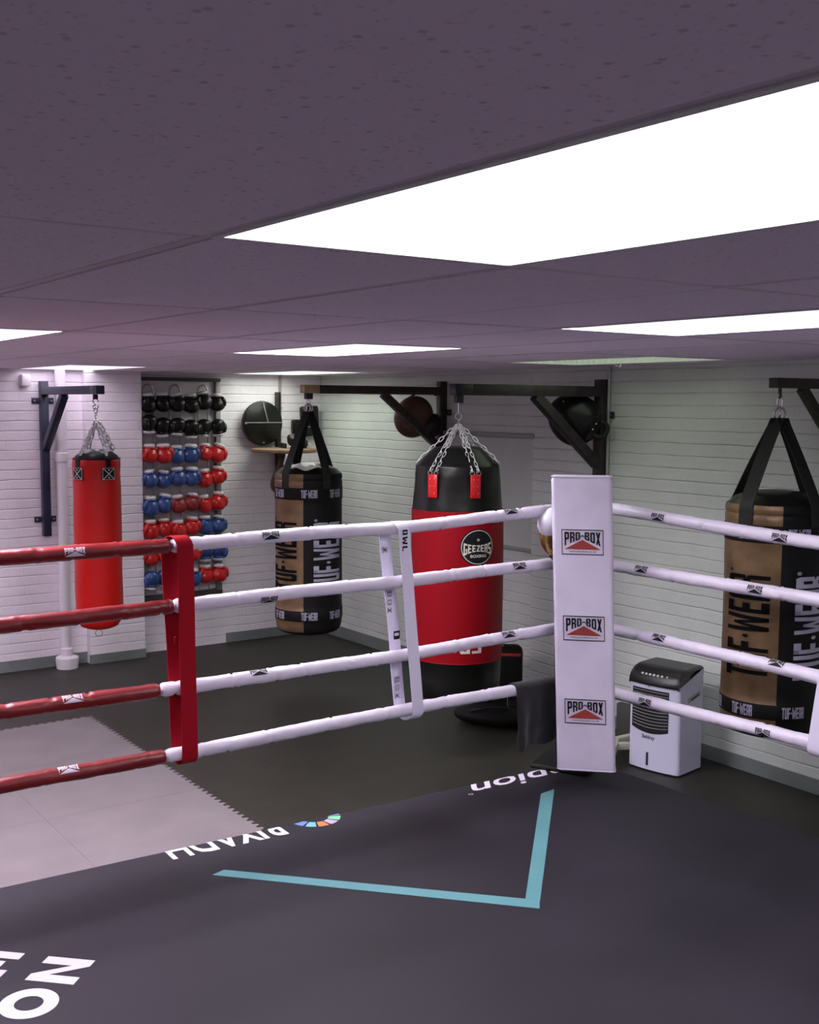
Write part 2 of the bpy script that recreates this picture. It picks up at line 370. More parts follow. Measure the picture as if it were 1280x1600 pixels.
WID = {'-': .45, '.': .4, 'W': 1.55, 'I': .55, ' ': .5}
def block(text, gap=.14, fn=None):
    """list of polygons in the unit square"""
    xs = 0; out = []
    for ch in text:
        w_ = WID.get(ch, 1.); out.append((xs, w_, ch)); xs += w_+gap
    T = xs-gap; polys = []
    for x, w_, ch in out:
        for p in BLK[ch]: polys.append([((x+u*w_)/T, v) for u, v in p])
    return polys
FONTC = {}
def font(text, bold=0., shear=0.):
    """letters of the built-in typeface as a flat mesh scaled to the unit square: (verts, faces)"""
    k = (text, bold, shear)
    if k in FONTC: return FONTC[k]
    c = bpy.data.curves.new('t', 'FONT'); c.body = text; c.offset = bold; c.shear = shear; c.resolution_u = 3
    o = bpy.data.objects.new('t', c); COL.objects.link(o)
    me = bpy.data.meshes.new_from_object(o)
    vs = [(v.co.x, v.co.y) for v in me.vertices]; fs = [tuple(p.vertices) for p in me.polygons]
    bpy.data.objects.remove(o); bpy.data.meshes.remove(me); bpy.data.curves.remove(c)
    x0 = min(v[0] for v in vs); x1 = max(v[0] for v in vs); y0 = min(v[1] for v in vs); y1 = max(v[1] for v in vs)
    r = ([((x-x0)/(x1-x0), (y-y0)/(y1-y0)) for x, y in vs], fs); FONTC[k] = r
    return r
def place(polys, a, b, c, d):
    """unit square -> rectangle (a,b)-(c,d)"""
    return [[(a+u*(c-a), b+v*(d-b)) for u, v in p] for p in polys]
def fplace(fm, a, b, c, d):
    return ([(a+u*(c-a), b+v*(d-b)) for u, v in fm[0]], fm[1])
def frame(a, b, c, d, t, ty=None):
    ty = ty or t
    return [rect(a, b, c, b+ty), rect(a, d-ty, c, d), rect(a, b+ty, a+t, d-ty), rect(c-t, b+ty, c, d-ty)]
def annulus(cx, cy, r0, r1, n=40, a0=0, a1=2*PI, sx=1):
    out = []
    for i in range(n):
        p = a0+(a1-a0)*i/n; q = a0+(a1-a0)*(i+1)/n
        out.append([(cx+sx*r1*math.cos(p), cy+r1*math.sin(p)), (cx+sx*r1*math.cos(q), cy+r1*math.sin(q)), (cx+sx*r0*math.cos(q), cy+r0*math.sin(q)), (cx+sx*r0*math.cos(p), cy+r0*math.sin(p))])
    return out
def disc(cx, cy, r, n=32, sx=1): return [[(cx+sx*r*math.cos(2*PI*i/n), cy+r*math.sin(2*PI*i/n)) for i in range(n)]]
def decal(name, items, mapfn, mats, parent, nu=0, nv=0, warp=None):
    """items: (polys or (verts,faces), material index, layer). mapfn(u,v,layer)->3D"""
    bm = bmesh.new(); lay = bm.verts.layers.float.new('l')
    for geo, mi, layer in items:
        if isinstance(geo, tuple): vs, fs = geo
        else:
            vs = []; fs = []
            for p in geo: fs.append(tuple(range(len(vs), len(vs)+len(p)))); vs += p
        bv = [bm.verts.new((x, y, layer*10)) for x, y in vs]
        for f in fs:
            try: fc = bm.faces.new([bv[i] for i in f]); fc.material_index = mi
            except Exception: pass
    for k in range(1, nu):
        bmesh.ops.bisect_plane(bm, geom=bm.verts[:]+bm.edges[:]+bm.faces[:], plane_co=(k/nu, 0, 0), plane_no=(1, 0, 0))
    for k in range(1, nv):
        bmesh.ops.bisect_plane(bm, geom=bm.verts[:]+bm.edges[:]+bm.faces[:], plane_co=(0, k/nv, 0), plane_no=(0, 1, 0))
    for v in bm.verts:
        u, vv, l = v.co.x, v.co.y, v.co.z/10
        if warp: u, vv = warp(u, vv, l)
        v.co = mapfn(u, vv, l)
    me = bpy.data.meshes.new(name); bm.to_mesh(me); bm.free()
    for m in mats: me.materials.append(m)
    o = bpy.data.objects.new(name, me); COL.objects.link(o); o.parent = parent
    me.transform(parent_world(parent).inverted())
    return o
def planar(o, eu, ev, n, eps=.0008):
    o = Vector(o); eu = Vector(eu); ev = Vector(ev); n = Vector(n).normalized()
    return lambda u, v, l: o+eu*u+ev*v+n*(eps*(1+l))
def cylmap(c, R, th0, th1, z0, z1, eps=.0012, rfn=None):
    c = Vector(c)
    def f(u, v, l):
        th = th0+(th1-th0)*u; z = z0+(z1-z0)*v; r = (rfn(z) if rfn else R)+eps*(1+l)
        return Vector((c.x+math.cos(th)*r, c.y+math.sin(th)*r, z))
    return f
def probox_items(fr=True, small=False, k=0, rd=1, bg=None):
    """boxed wordmark over a roof-shaped triangle"""
    def vb(u): return .30+.36*(1-abs(2*u-1))
    def wp(poly): return [(u, vb(u)+(.90-vb(u))*v) for u, v in poly]
    def sub(poly, n=4): # add points so the slanted base follows
        out = []
        for i in range(len(poly)):
            a = poly[i]; b = poly[(i+1) % len(poly)]
            for q in range(n): out.append((a[0]+(b[0]-a[0])*q/n, a[1]+(b[1]-a[1])*q/n))
        return out
    it = []
    if bg is not None: it.append(([rect(0, 0, 1, 1)], bg, 0))
    L = place(block('PRO', .2), .07, 0, .445, 1)+place(block('BOX', .2), .555, 0, .93, 1)
    it.append(([wp(sub(p)) for p in L], k, 1))
    it.append(([[(.45, .74), (.5, .79), (.55, .74), (.55, .70), (.5, .745), (.45, .70)]], k, 1))
    it.append(([[(.07, .22), (.93, .22), (.5, .60)]], rd, 1))
    if fr: it.append((frame(0, 0, 1, 1, .018, .035), k, 1))
    if not small: it.append((fplace(font('www.pro-box.co.uk', .01), .17, .08, .83, .17), k, 1))
    return it

# ------------------------------------------------------------------ room shell
WLY = 8.84; WRX = 5.27
b = MB(); b.box((1.6, WLY+.15, 1.2), (10.2, .3, 2.4)); struct('wall_left', b, M_brickX)
b = MB(); b.box((3.31, 8.88, 1.2), (.46, .24, 2.4)); struct('wall_left_pier', b, M_brickX)
b = MB(); b.box((4.5, WLY+.22, 1.2), (1.94, .28, 2.4))
# the stretch between the pier and the corner sits a little further back than the wall beside it
bpy.data.objects.remove(bpy.data.objects['wall_left'])
struct('wall_left_end', b, M_brickX)
b = MB(); b.box((-.35, WLY+.15, 1.2), (6.9, .3, 2.4)); struct('wall_left', b, M_brickX)
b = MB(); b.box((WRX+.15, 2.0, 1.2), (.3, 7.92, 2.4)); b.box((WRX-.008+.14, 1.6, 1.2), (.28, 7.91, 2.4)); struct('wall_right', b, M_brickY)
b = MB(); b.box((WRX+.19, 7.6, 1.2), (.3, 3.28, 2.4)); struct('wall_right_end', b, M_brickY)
b = MB(); b.box((-3.95, 3.3, 1.2), (.3, 11.6, 2.4)); struct('wall_back', b, M_brickY)
b = MB(); b.box((.8, -2.35, 1.2), (9.6, .3, 2.4)); struct('wall_front', b, M_brickX)
b = MB(); b.box((.8, 3.3, -.05), (9.8, 12, .1)); struct('floor', b, M_floor)
b = MB(); b.box((.8, 3.3, CEIL+.065), (9.8, 12, .1)); struct('ceiling', b, M_tile)

# ceiling grid: 600 x 1200 tiles on T bars, each tile a board set between the bars
GX0, GY0 = .761, 1.616
lights = [(0, -1, LAMP_NEAR, 1.), (0, 2, LAMP_LEFT, 2.9), (3, 0, LAMP_NEAR, 1.), (3, 2, LAMP_MID, 1.25), (3, 5, LAMP_LEFT, .2), (6, 5, LAMP_FAR, .3),
          (6, 2, LAMP_GREEN, .05), (0, 5, LAMP_LEFT, .7), (-3, 2, LAMP_LEFT, 2.6), (-3, -1, LAMP_NEAR, 1.), (3, -3, LAMP_NEAR, 1.), (-3, 5, LAMP_LEFT, 1.)]  # panels outside the view are added to light the ring and left side
lset = {(a, c) for a, c, _, _ in lights}
g = MB(); t = MB(); gp = MB()
for a in range(-8, 9):
    x = GX0+.6*a
    if -3.8 < x < WRX: g.box((x, 3.3, CEIL+.004), (.024, 11.3, .006)); gp.box((x, 3.3, CEIL+.0085), (.036, 11.3, .003))
for c in range(-4, 8):
    y = GY0+1.2*c
    if -2.2 < y < 8.9: g.box((.75, y, CEIL+.0045), (9.1, .024, .006)); gp.box((.75, y, CEIL+.0088), (9.1, .036, .003))
for a in range(-8, 9):
    for c in range(-4, 8):
        if (a, c) in lset: continue
        x0 = max(GX0+.6*a+.016, -3.8); x1 = min(GX0+.6*a+.584, WRX-.01); y0 = max(GY0+1.2*c+.016, -2.2); y1 = min(GY0+1.2*c+1.184, 8.8)
        if x1-x0 < .03 or y1-y0 < .03: continue
        t.box(((x0+x1)/2, (y0+y1)/2, CEIL+.006+random.uniform(-.0012, .0015)), (x1-x0, y1-y0, .012))
struct('trim_1', g, M_tbar); struct('trim_2', gp, M_gap)
tl = t.build('ceiling_tiles', M_tile, None, False); tl['kind'] = 'structure'; tl.name = 'ceiling_tiles'
# grey-green painted band along the foot of the walls
def band(n, x0, x1, y0, y1, h=.085):
    b = MB(); b.box(((x0+x1)/2, (y0+y1)/2, h/2), (abs(x1-x0), abs(y1-y0), h), bev=.002); struct(n, b, M_band)
band('baseboard_left', -3.8, 3.08, WLY-.006, WLY+.01, .09)
band('baseboard_pier', 3.075, 3.545, 8.752, 8.77, .075)
band('baseboard_left_end', 4.35, 5.3, 8.912, 8.93, .085)
band('baseboard_right', WRX-.016, WRX+.0, -2.2, 5.55, .085)
band('baseboard_right_end', WRX+.025, WRX+.045, 5.96, 8.92, .10)
# boarded-over window on the right wall
b = MB(); b.box((WRX+.030, 6.47, 1.47), (.035, 1.0, .78), bev=.004)
b.box((WRX+.020, 6.47, 1.875), (.06, 1.04, .03), bev=.003, mi=1); b.box((WRX+.024, 6.47, 1.07), (.05, 1.02, .022), bev=.003, mi=1)
o = b.build('window_1', [mat('window_board', (.52, .56, .53), .6, var=.05), mat('window_batten', (.30, .33, .28), .6)], None, False); o['kind'] = 'structure'

# ------------------------------------------------------------------ ceiling lights
def lamp_label(k):
    return {(0, -1): 'large bright white ceiling light panel nearest the camera, cut by the right edge',
            (0, 2): 'bright ceiling light panel cut by the left edge above the red ropes',
            (3, 0): 'long bright ceiling light panel at the right edge, behind the nearest one',
            (3, 2): 'diamond-looking bright ceiling light panel in the middle above the straight bag bracket',
            (3, 5): 'far thin ceiling light panel above the navy bracket and red bag',
            (6, 5): 'farthest thin ceiling light panel above the round black target',
            (6, 2): 'dimmer greenish ceiling light panel above the white corner pad'}.get(k)
for a, c, colr, s in lights:
    x = GX0+.6*a+.3; y = GY0+1.2*c+.6
    lb = lamp_label((a, c)) or 'added ceiling light panel out of view at grid place %s' % {(0, 5): 'over the left far wall', (-3, 2): 'over the left side of the room', (-3, -1): 'behind the camera to the left', (3, -3): 'behind the camera to the right', (-3, 5): 'over the far left corner'}[(a, c)]
    L = thing('ceiling_light', (x, y, CEIL), lb, 'ceiling light', 'light panels in the ceiling')
    b = MB()
    for (cx, cy, dx, dy) in ((x-.289, y, .014, 1.184), (x+.289, y, .014, 1.184), (x, y-.585, .564, .014), (x, y+.585, .564, .014)):
        b.box((cx, cy, CEIL+.004), (dx, dy, .012), bev=.001)
    b.build('frame', mat('white_light_frame', (.7, .68, .7), .5), L, False)
    b = MB()
    if (a, c) == (6, 2):
        b.box((x, y, CEIL+.006), (.562, 1.154, .004)); b.build('diffuser', emit('lit_diffuser_green', colr, PANEL_E*s, .75), L, False)
        b = MB()   # prismatic lattice over the tubes
        for i in range(1, 12): b.box((x-.281+.562*i/12, y, CEIL+.0025), (.004, 1.15, .003))
        for i in range(1, 24): b.box((x, y-.577+1.154*i/24, CEIL+.0025), (.56, .004, .003))
        b.build('lattice', mat('lattice_plastic', (.6, .65, .6), .4), L, False)
        b = MB(); b.tube([(x+.02, y-.05, CEIL), (x+.03, y-.04, CEIL-.02), (x+.0, y-.07, CEIL-.035), (x-.02, y-.04, CEIL-.02), (x+.02, y-.02, CEIL-.03)], .002, 5)
        b.build('loose_cord', M_pipe, L)
    else:
        b.box((x, y, CEIL+.006), (.562, 1.154, .004)); b.build('diffuser', emit('lit_diffuser', colr, PANEL_E*s, PANEL_BASE), L, False)

# ------------------------------------------------------------------ floor mats
def mats_floor():
    X1 = 2.548; Y1 = 7.262; k = 0
    rows = [(6.40, 7.262), (5.53, 6.40), (4.53, 5.53)]
    cols = [(1.70, 2.548), (.72, 1.70), (-.28, .72)]
    names = ['far', 'middle', 'near']; cn = ['on the right edge beside the dark floor', 'second from the dark floor', 'farthest left']
    for i, (y0, y1) in enumerate(rows):
        for j, (x0, x1) in enumerate(cols):
            p = []; tt = .022; pt = .052
            def edge(a, b_, out, toothed):
                L = (Vector(b_)-Vector(a)).length; d = (Vector(b_)-Vector(a))/L; n = Vector(out)
                if not toothed: p.append(a); return
                m = int(L/pt)
                for q in range(m):
                    s0 = q*L/m; s1 = (q+.45)*L/m; s2 = (q+1)*L/m; A = Vector(a)
                    for s, o_ in ((s0, 0), (s1-.004, 0), (s1+.004, 1), (s2-.004, 1), ):
                        p.append(tuple(A+d*s+n*tt*o_*1.))
            g_ = .0006
            edge((x0+g_, y0+g_), (x1-g_, y0+g_), (0, -1), False)
            edge((x1-g_-(tt if j == 0 else 0), y0+g_), (x1-g_-(tt if j == 0 else 0), y1-g_), (1, 0), j == 0)
            edge((x1-g_-(tt if j == 0 else 0), y1-g_-(tt if i == 0 else 0)), (x0+g_, y1-g_-(tt if i == 0 else 0)), (0, 1), i == 0)
            edge((x0+g_, y1-g_-(tt if i == 0 else 0)), (x0+g_, y0+g_), (-1, 0), False)
            b = MB(); b.prism(p, .0, .009)
            o = b.build('foam_floor_mat', M_matgrey, None, False)
            tag(o, 'grey foam floor mat in the %s row, %s' % (names[i], cn[j]), 'floor mat', 'grey foam mats')
mats_floor()

# ------------------------------------------------------------------ ring platform
CZ = .28
ring = thing('boxing_ring_platform', (3.0, 3.0, 0), 'low boxing ring platform covered in dark canvas with white prints', 'boxing ring')
EA = Vector((-2.4, 4.403)); EB = Vector((4.08, 4.157)); EC = Vector((4.34, -1.7)); ED = Vector((-2.4, -1.7))
RR = .07
def edge_y(x): return EA.y+(EB.y-EA.y)*(x-EA.x)/(EB.x-EA.x)
def platform():
    b = MB(); P = [EA, EB, EC, ED]; n = 4
    cen = sum(P, Vector((0, 0)))/4
    rings = []
    # rounded plan corners and a rounded top edge
    def outline(ins):
        pts = []
        for i in range(4):
            a = P[i-1]; c = P[i]; d = P[(i+1) % 4]
            e1 = (a-c).normalized(); e2 = (d-c).normalized(); rr = .10
            c2 = c+(e1+e2)*ins
            for q in range(7):
                t_ = q/6; A = c2+e1*rr*1.0; B = c2+e2*rr
                pt = A*(1-t_)**2+c2*2*t_*(1-t_)+B*t_*t_
                pts.append(pt)
        return pts
    prof = [(0, 0.0), (0, CZ-RR)]+[(RR*(1-math.cos(a*PI/16)), CZ-RR+RR*math.sin(a*PI/16)) for a in range(1, 9)]
    o = 0; V = []
    for ins, z in prof:
        for pt in outline(ins): V.append((pt.x, pt.y, z))
    m = 28; F = []
    for i in range(len(prof)-1):
        for j in range(m): F.append((i*m+j, i*m+(j+1) % m, (i+1)*m+(j+1) % m, (i+1)*m+j))
    F.append(tuple((len(prof)-1)*m+j for j in range(m)))
    b.add(V, F); return b
platform().build('canvas_cover', M_canvas, ring, True, 60)
ring['label'] = 'low boxing ring platform covered in dark canvas with white prints'
# the wordmarks that wrap over the far edge; tops of the letters point at the ring's centre
ed = (EB-EA).normalized(); en = Vector((-ed.y, ed.x))   # along the edge, outwards
def edgemap(xs, xe, s_top, s_bot):
    """u runs from xe to xs (letters read from outside), v=1 at the top of the letter (inside the ring)"""
    def f(u, v, l):
        x = xe+(xs-xe)*u; base = Vector((x, edge_y(x)))
        s = s_bot+(s_top-s_bot)*v           # distance inwards from the virtual square edge, unrolled
        eps = .0009*(1+l)
        if s >= RR: q = base-en*s; return Vector((q.x, q.y, CZ+eps))
        a = (RR-s)/RR                        # angle travelled round the rounding
        if a > PI/2:
            q = base+en*eps; return Vector((q.x, q.y, CZ-RR-(a-PI/2)*RR))
        q = base-en*(RR-(RR+eps)*math.sin(a)); return Vector((q.x, q.y, CZ-RR+(RR+eps)*math.cos(a)))
    return f
decal('white_wordmark', [(font('RIYADH', .02), 0, 0)], edgemap(1.765, 2.28, .150, -.035), [M_print], ring, nu=2, nv=14)
decal('white_wordmark', [(fplace(font('SEASON', .03), .05, 0, .95, 1), 0, 0)], edgemap(1.76, 2.28, -.06, -.17), [M_print], ring, nu=2, nv=8)
decal('white_wordmark', [(font('mpion', .012, .45), 0, 0), (annulus(1.06, .93, .035, .05, 16, sx=.35), 0, 0)], edgemap(3.26, 3.97, .175, .0), [M_print], ring, nu=2, nv=14)
segs = []
cols = [(.12, .20, .55), (.14, .42, .48), (.62, .18, .06), (.42, .34, .50), (.20, .60, .30), (.30, .25, .62), (.62, .24, .08), (.12, .18, .50), (.55, .45, .12), (.5, .1, .3), (.2, .5, .2), (.62, .3, .1)]
mE = [mat('emblem_colour_%d' % i, c, .5) for i, c in enumerate(cols)]
for i in range(12):
    a0 = PI*2*i/12+.05+PI*.05; a1 = PI*2*(i+1)/12-.05+PI*.05
    segs.append((annulus(.5, .5, .27, .5, 3, a0, a1), i, 0))
decal('round_emblem', segs, edgemap(2.345, 2.575, .150, -.08), mE, ring, nu=1, nv=16)
# big letters at 45 degrees on the near part of the canvas
def cpoly(pts): return [[p for p in pts]]
# N: two bars joined by a diagonal
e1 = Vector((.7071, -.7071)); e2 = Vector((-.7071, -.7071))
def L2(o, poly): return [tuple(Vector(o)+e1*a+e2*c) for a, c in poly]
o_ = (1.0995, 3.586)
big = [L2(o_, [(0, 0), (.163, 0), (.163, .040), (.058, .111), (.163, .111), (.163, .156), (0, .156), (0, .116), (.105, .045), (0, .045)])]
o2 = (.925, 3.765)
big += [L2(o2, [(0, 0), (.165, 0), (.165, .042), (.045, .042), (.045, .060), (.13, .060), (.13, .097), (.045, .097), (.045, .114), (.165, .114), (.165, .156), (0, .156)])]
oc = Vector((.957, 3.327))
ring_o = [[tuple(oc+Vector((x, y))) for x, y in p] for p in annulus(0, 0, .043, .088, 40)]
b = MB()
for p in big+ring_o: b.prism(p, CZ+.0004, CZ+.0012)
b.build('large_white_letters', M_print, ring, False)
# teal tape chevron
def strip(n, p, lab):
    b = MB(); b.prism(p, CZ+.0005, CZ+.0016); o = b.build('teal_tape_strip', M_teal, None, False)
    tag(o, lab, 'floor tape', 'teal tape on the canvas')
strip(1, [(1.822, 3.872), (1.880, 3.892), (2.714, 2.990), (2.667, 2.939)], 'teal tape strip running left from the chevron corner on the dark canvas')
strip(2, [(2.7145, 2.989), (2.679, 3.030), (3.486, 3.846), (3.583, 3.860)], 'teal tape strip running from the chevron corner towards the corner pad')
# ------------------------------------------------------------------ ring post, pad, ropes
post = thing('ring_post', (3.86, 4.07, CZ), 'black steel ring corner post behind the white pad', 'ring post')
b = MB(); b.tube([(3.84, 4.08, CZ+.02), (3.82, 4.08, 1.74)], .045, 20); b.build('pole', M_steelK, post)
b = MB(); A = Vector((3.656, 4.132)); u = Vector((.50, -.866)); v = Vector((.866, .50))
cpl = A+u*.13+v*.165; Rz = Matrix.Rotation(math.atan2(u.y, u.x), 3, 'Z')
b.box((cpl.x+.03, cpl.y+.0, CZ+.014), (.30, .30, .026), Rz, bev=.012, seg=3); b.build('base_plate', M_blackM, post)
for z in (.71, 1.005, 1.323, 1.592):
    b = MB(); b.tube([(3.85, 4.07, z), (3.80, 4.055, z)], .012, 8); b.tube([(3.86, 4.06, z), (3.93, 3.95, z)], .012, 8)
    b.ring((3.855, 4.07, z), (0, 0, 1), .047, .01, 18, 6); b.build('turnbuckle', M_steelK, post)

def padded():
    P = thing('corner_pad', (3.70, 3.80, .36), 'tall white corner pad with three boxed red-roof logos', 'corner pad')
    ax = Vector((.7071, -.7071, 0)); nn = Vector((-.7071, -.7071, 0))
    z0, z1 = .375, 1.768
    top = Vector((3.675, 3.815, z1)); bot = Vector((3.722, 3.79, z0))
    up = (top-bot); H = up.length; up.normalize()
    W_, T_ = .272, .10; b = MB()
    # cross-section with soft corners, slightly swollen
    def sec(t_):
        pts = []; r = .018; w_ = W_*(1+.02*(t_)); bl = .006
        for (sx, sy) in ((1, 1), (-1, 1), (-1, -1), (1, -1)):
            for q in range(5):
                a = {(1, 1): 0, (-1, 1): PI/2, (-1, -1): PI, (1, -1): 1.5*PI}[(sx, sy)]+q*PI/8
                pts.append((sx*(w_/2-r)+r*math.cos(a), sy*(T_/2-r)+r*math.sin(a)))
        return pts
    zs = [0, .004, .012, .03]+[.03+(.94)*i/14 for i in range(1, 15)]+[.985, .996, 1.0]
    V = []; m = 20
    for k, t_ in enumerate(zs):
        sh = 1-.05*max(0, 1-t_/.012)-.05*max(0, (t_-.988)/.012)
        c = bot+up*H*t_
        for (x, y) in sec(t_):
            wob = .0025*noise.noise(Vector((x*9, t_*8, y*9)))
            p = c+ax*x*sh+nn*(y*sh+wob); V.append(tuple(p))
    F = []
    for i in range(len(zs)-1):
        for j in range(m): F.append((i*m+j, i*m+(j+1) % m, (i+1)*m+(j+1) % m, (i+1)*m+j))
    F.append(tuple(range(m))); F.append(tuple((len(zs)-1)*m+j for j in range(m)))
    b.add(V, F); b.build('cover', M_padW, P, True, 50)
    b = MB()
    loop = [bot+up*(H*.997)+ax*x*1.0+nn*y for x, y in sec(1)]
    b.tube(loop+[loop[0]], .0028, 6, caps=False); b.build('piping', M_vinylW, P); b = MB(); loop = [bot+up*(H*.004)+ax*x*1.0+nn*y for x, y in sec(0)]
    b.tube(loop+[loop[0]], .0028, 6, caps=False); b.build('piping', M_vinylW, P)
    for zc in (1.463, 1.060, .665):
        t_ = (zc-z0)/(z1-z0); c = bot+up*H*t_+nn*(T_/2+.003)
        wd, ht = .191, .117
        o = decal('printed_logo', probox_items(), planar(c-ax*wd/2-up*ht/2, ax*wd, up*ht, nn, .0006), [M_black, M_redp], P)
    return P
padded()

def lerp_path(pts, n):
    """smooth path through pts"""
    P = [Vector(p) for p in pts]; out = []
    P = [P[0]*2-P[1]]+P+[P[-1]*2-P[-2]]
    for i in range(1, len(P)-2):
        d = (P[i+1]-P[i]).length; m = max(2, int(d/n))
        for q in range(m):
            t_ = q/m; p0, p1, p2, p3 = P[i-1], P[i], P[i+1], P[i+2]
            out.append(.5*((2*p1)+(-p0+p2)*t_+(2*p0-5*p1+4*p2-p3)*t_*t_+(-p0+3*p1-3*p2+p3)*t_**3))
    out.append(P[-2]); return out
ROPE_R = .0285
def rope(side, level, pts, logos, redx, label, seedv):
    path = lerp_path(pts, .012); root = thing('ring_rope', path[len(path)//2], label, 'ring rope', 'padded ring ropes on the %s side' % side)
    rnd = random.Random(seedv)
    # creases of the loose vinyl sleeve at irregular spots
    L = [0]
    for i in range(1, len(path)): L.append(L[-1]+(path[i]-path[i-1]).length)
    cre = []; s = .1
    while s < L[-1]: cre.append((s, rnd.uniform(.006, .012), rnd.uniform(.007, .016), rnd.uniform(0, 2*PI), rnd.uniform(-.02, .02))); s += rnd.uniform(.12, .34)
    def mk(i0, i1, name, m, gap=0, rr=ROPE_R):
        seg = path[i0:i1+1]
        def rf(k, a):
            s = L[i0+k]; p = path[i0+k]; r = rr
            r += .0024*noise.noise(Vector((s*9, math.cos(a)*1.2, math.sin(a)*1.2+seedv)))+.0018*noise.noise(Vector((s*30, math.cos(a)*2.5, math.sin(a)*2.5+seedv*2)))
            for cs, dep, wd, ph, sk in cre:
                q = abs(s+sk*math.sin(a)-cs)
                if q < wd: r -= dep*(1-q/wd)*(.35+.65*max(0, math.cos(a-ph)))
                elif q < wd*1.8: r += dep*.25*(1-(q-wd)/(wd*.8))
            e = min(L[i0+k]-L[i0], L[i1]-L[i0+k])
            if e < .008: r -= (.008-e)*.5
            return r
        b = MB(); b.tube(seg, rf, 22)
        return b.build(name, m, root, True, 70)
    if redx is None:
        cov = mk(0, len(path)-1, 'rope_cover', M_vinylW)
    else:
        k = min(range(len(path)), key=lambda i: abs(path[i].x-redx))
        cov = mk(0, k-1, 'rope_cover', M_vinylR); cov['label'] = 'red vinyl rope sleeve'
        c2 = mk(k, len(path)-1, 'rope_cover', M_vinylW, rr=ROPE_R*.97); c2['label'] = 'white vinyl rope sleeve'
    for val, tilt in logos:
        key = (lambda p: p.x) if side == 'left' else (lambda p: p.y)
        k = min(range(len(path)-1), key=lambda i: abs(key(path[i])-val)); k = max(3, min(len(path)-4, k))
        c = path[k]; d = (path[k+3]-path[k-3]).normalized()
        cv = (Vector((0, 0, 2.09))-c); cv = (cv-d*cv.dot(d)).normalized()
        upv = cv.cross(d); upv = upv if upv.z > 0 else -upv
        dd = d if d.dot(Vector((.8, -.58, 0))) > 0 else -d
        wl, ha = .088, .046
        def f(u, v, l, c=c, dd=dd, cv=cv, upv=upv, tilt=tilt):
            th = tilt+(v-.5)*ha/ROPE_R; r = ROPE_R+.0022+.0004*l
            return c+dd*(u-.5)*wl+(cv*math.cos(th)+upv*math.sin(th))*r
        isred = redx is not None and side == 'left' and val < redx
        decal('printed_logo', probox_items(False, True), f, [M_print, M_print] if isred else [M_black, M_black], root, nv=6)
    return root
LX = dict(top=((.30, 1.546), (1.106, 1.544), (1.833, 1.546), (2.30, 1.556), (2.867, 1.554), (3.30, 1.572), (3.731, 1.589), (3.82, 1.592)),
          u=((.30, 1.300), (1.10, 1.303), (1.83, 1.310), (2.30, 1.316), (2.869, 1.315), (3.30, 1.323), (3.738, 1.326), (3.82, 1.323)),
          l=((.30, .996), (1.092, .993), (1.826, .985), (2.30, .984), (2.872, .983), (3.30, .994), (3.746, 1.003), (3.82, 1.005)),
          bot=((.30, .724), (1.084, .726), (1.823, .722), (2.30, .729), (2.874, .733), (3.30, .733), (3.753, .727), (3.82, .71)))
def rpts(key, ext):
    q = [(ext, 4.05, LX[key][0][1])] + [(x, 4.05, z) for x, z in LX[key]]
    return q
names = {'top': 'top', 'u': 'second', 'l': 'third', 'bot': 'bottom'}
redx = {'top': 1.750, 'u': 1.752, 'l': 1.702, 'bot': 1.722}
lgl = {'top': [(1.37, .0), (2.16, .05), (3.44, .55)], 'u': [(2.155, -.9), (3.49, .1)], 'l': [(1.34, .4), (2.11, .6), (3.43, .3)], 'bot': [(1.33, .5)]}
for i, k in enumerate(('top', 'u', 'l', 'bot')):
    rope('left', k, rpts(k, -2.0), lgl[k], redx[k], '%s rope on the left side of the ring, red sleeve turning white' % {'top': 'topmost', 'u': 'second from top', 'l': 'third from top', 'bot': 'lowest'}[k], 11+i)
RYz = dict(top=((3.99, 1.598), (3.872, 1.596), (3.40, 1.572), (2.771, 1.548), (2.2, 1.545)), u=((3.98, 1.32), (3.863, 1.32), (3.40, 1.318), (2.761, 1.317), (2.2, 1.31)),
           l=((3.97, 1.01), (3.853, 1.010), (3.40, 1.009), (2.747, 1.005), (2.2, .99)), bot=((3.96, .70), (3.842, .696), (3.40, .708), (2.733, .729), (2.2, .725)))
lgr = {'top': [(3.57, -.2), (2.90, -.2)], 'u': [(3.66, .1), (3.02, -.1)], 'l': [(3.55, .2), (2.90, .5)], 'bot': [(3.62, -.3), (2.95, -.5)]}
for i, k in enumerate(('top', 'u', 'l', 'bot')):
    rope('right', k, [(3.90, 4.03, RYz[k][0][1])]+[(3.95, y, z) for y, z in RYz[k]]+[(3.95, -1.5, RYz[k][-1][1])], lgr[k], None,
         '%s white rope on the right side of the ring' % {'top': 'topmost', 'u': 'second from top', 'l': 'third from top', 'bot': 'lowest'}[k], 31+i)

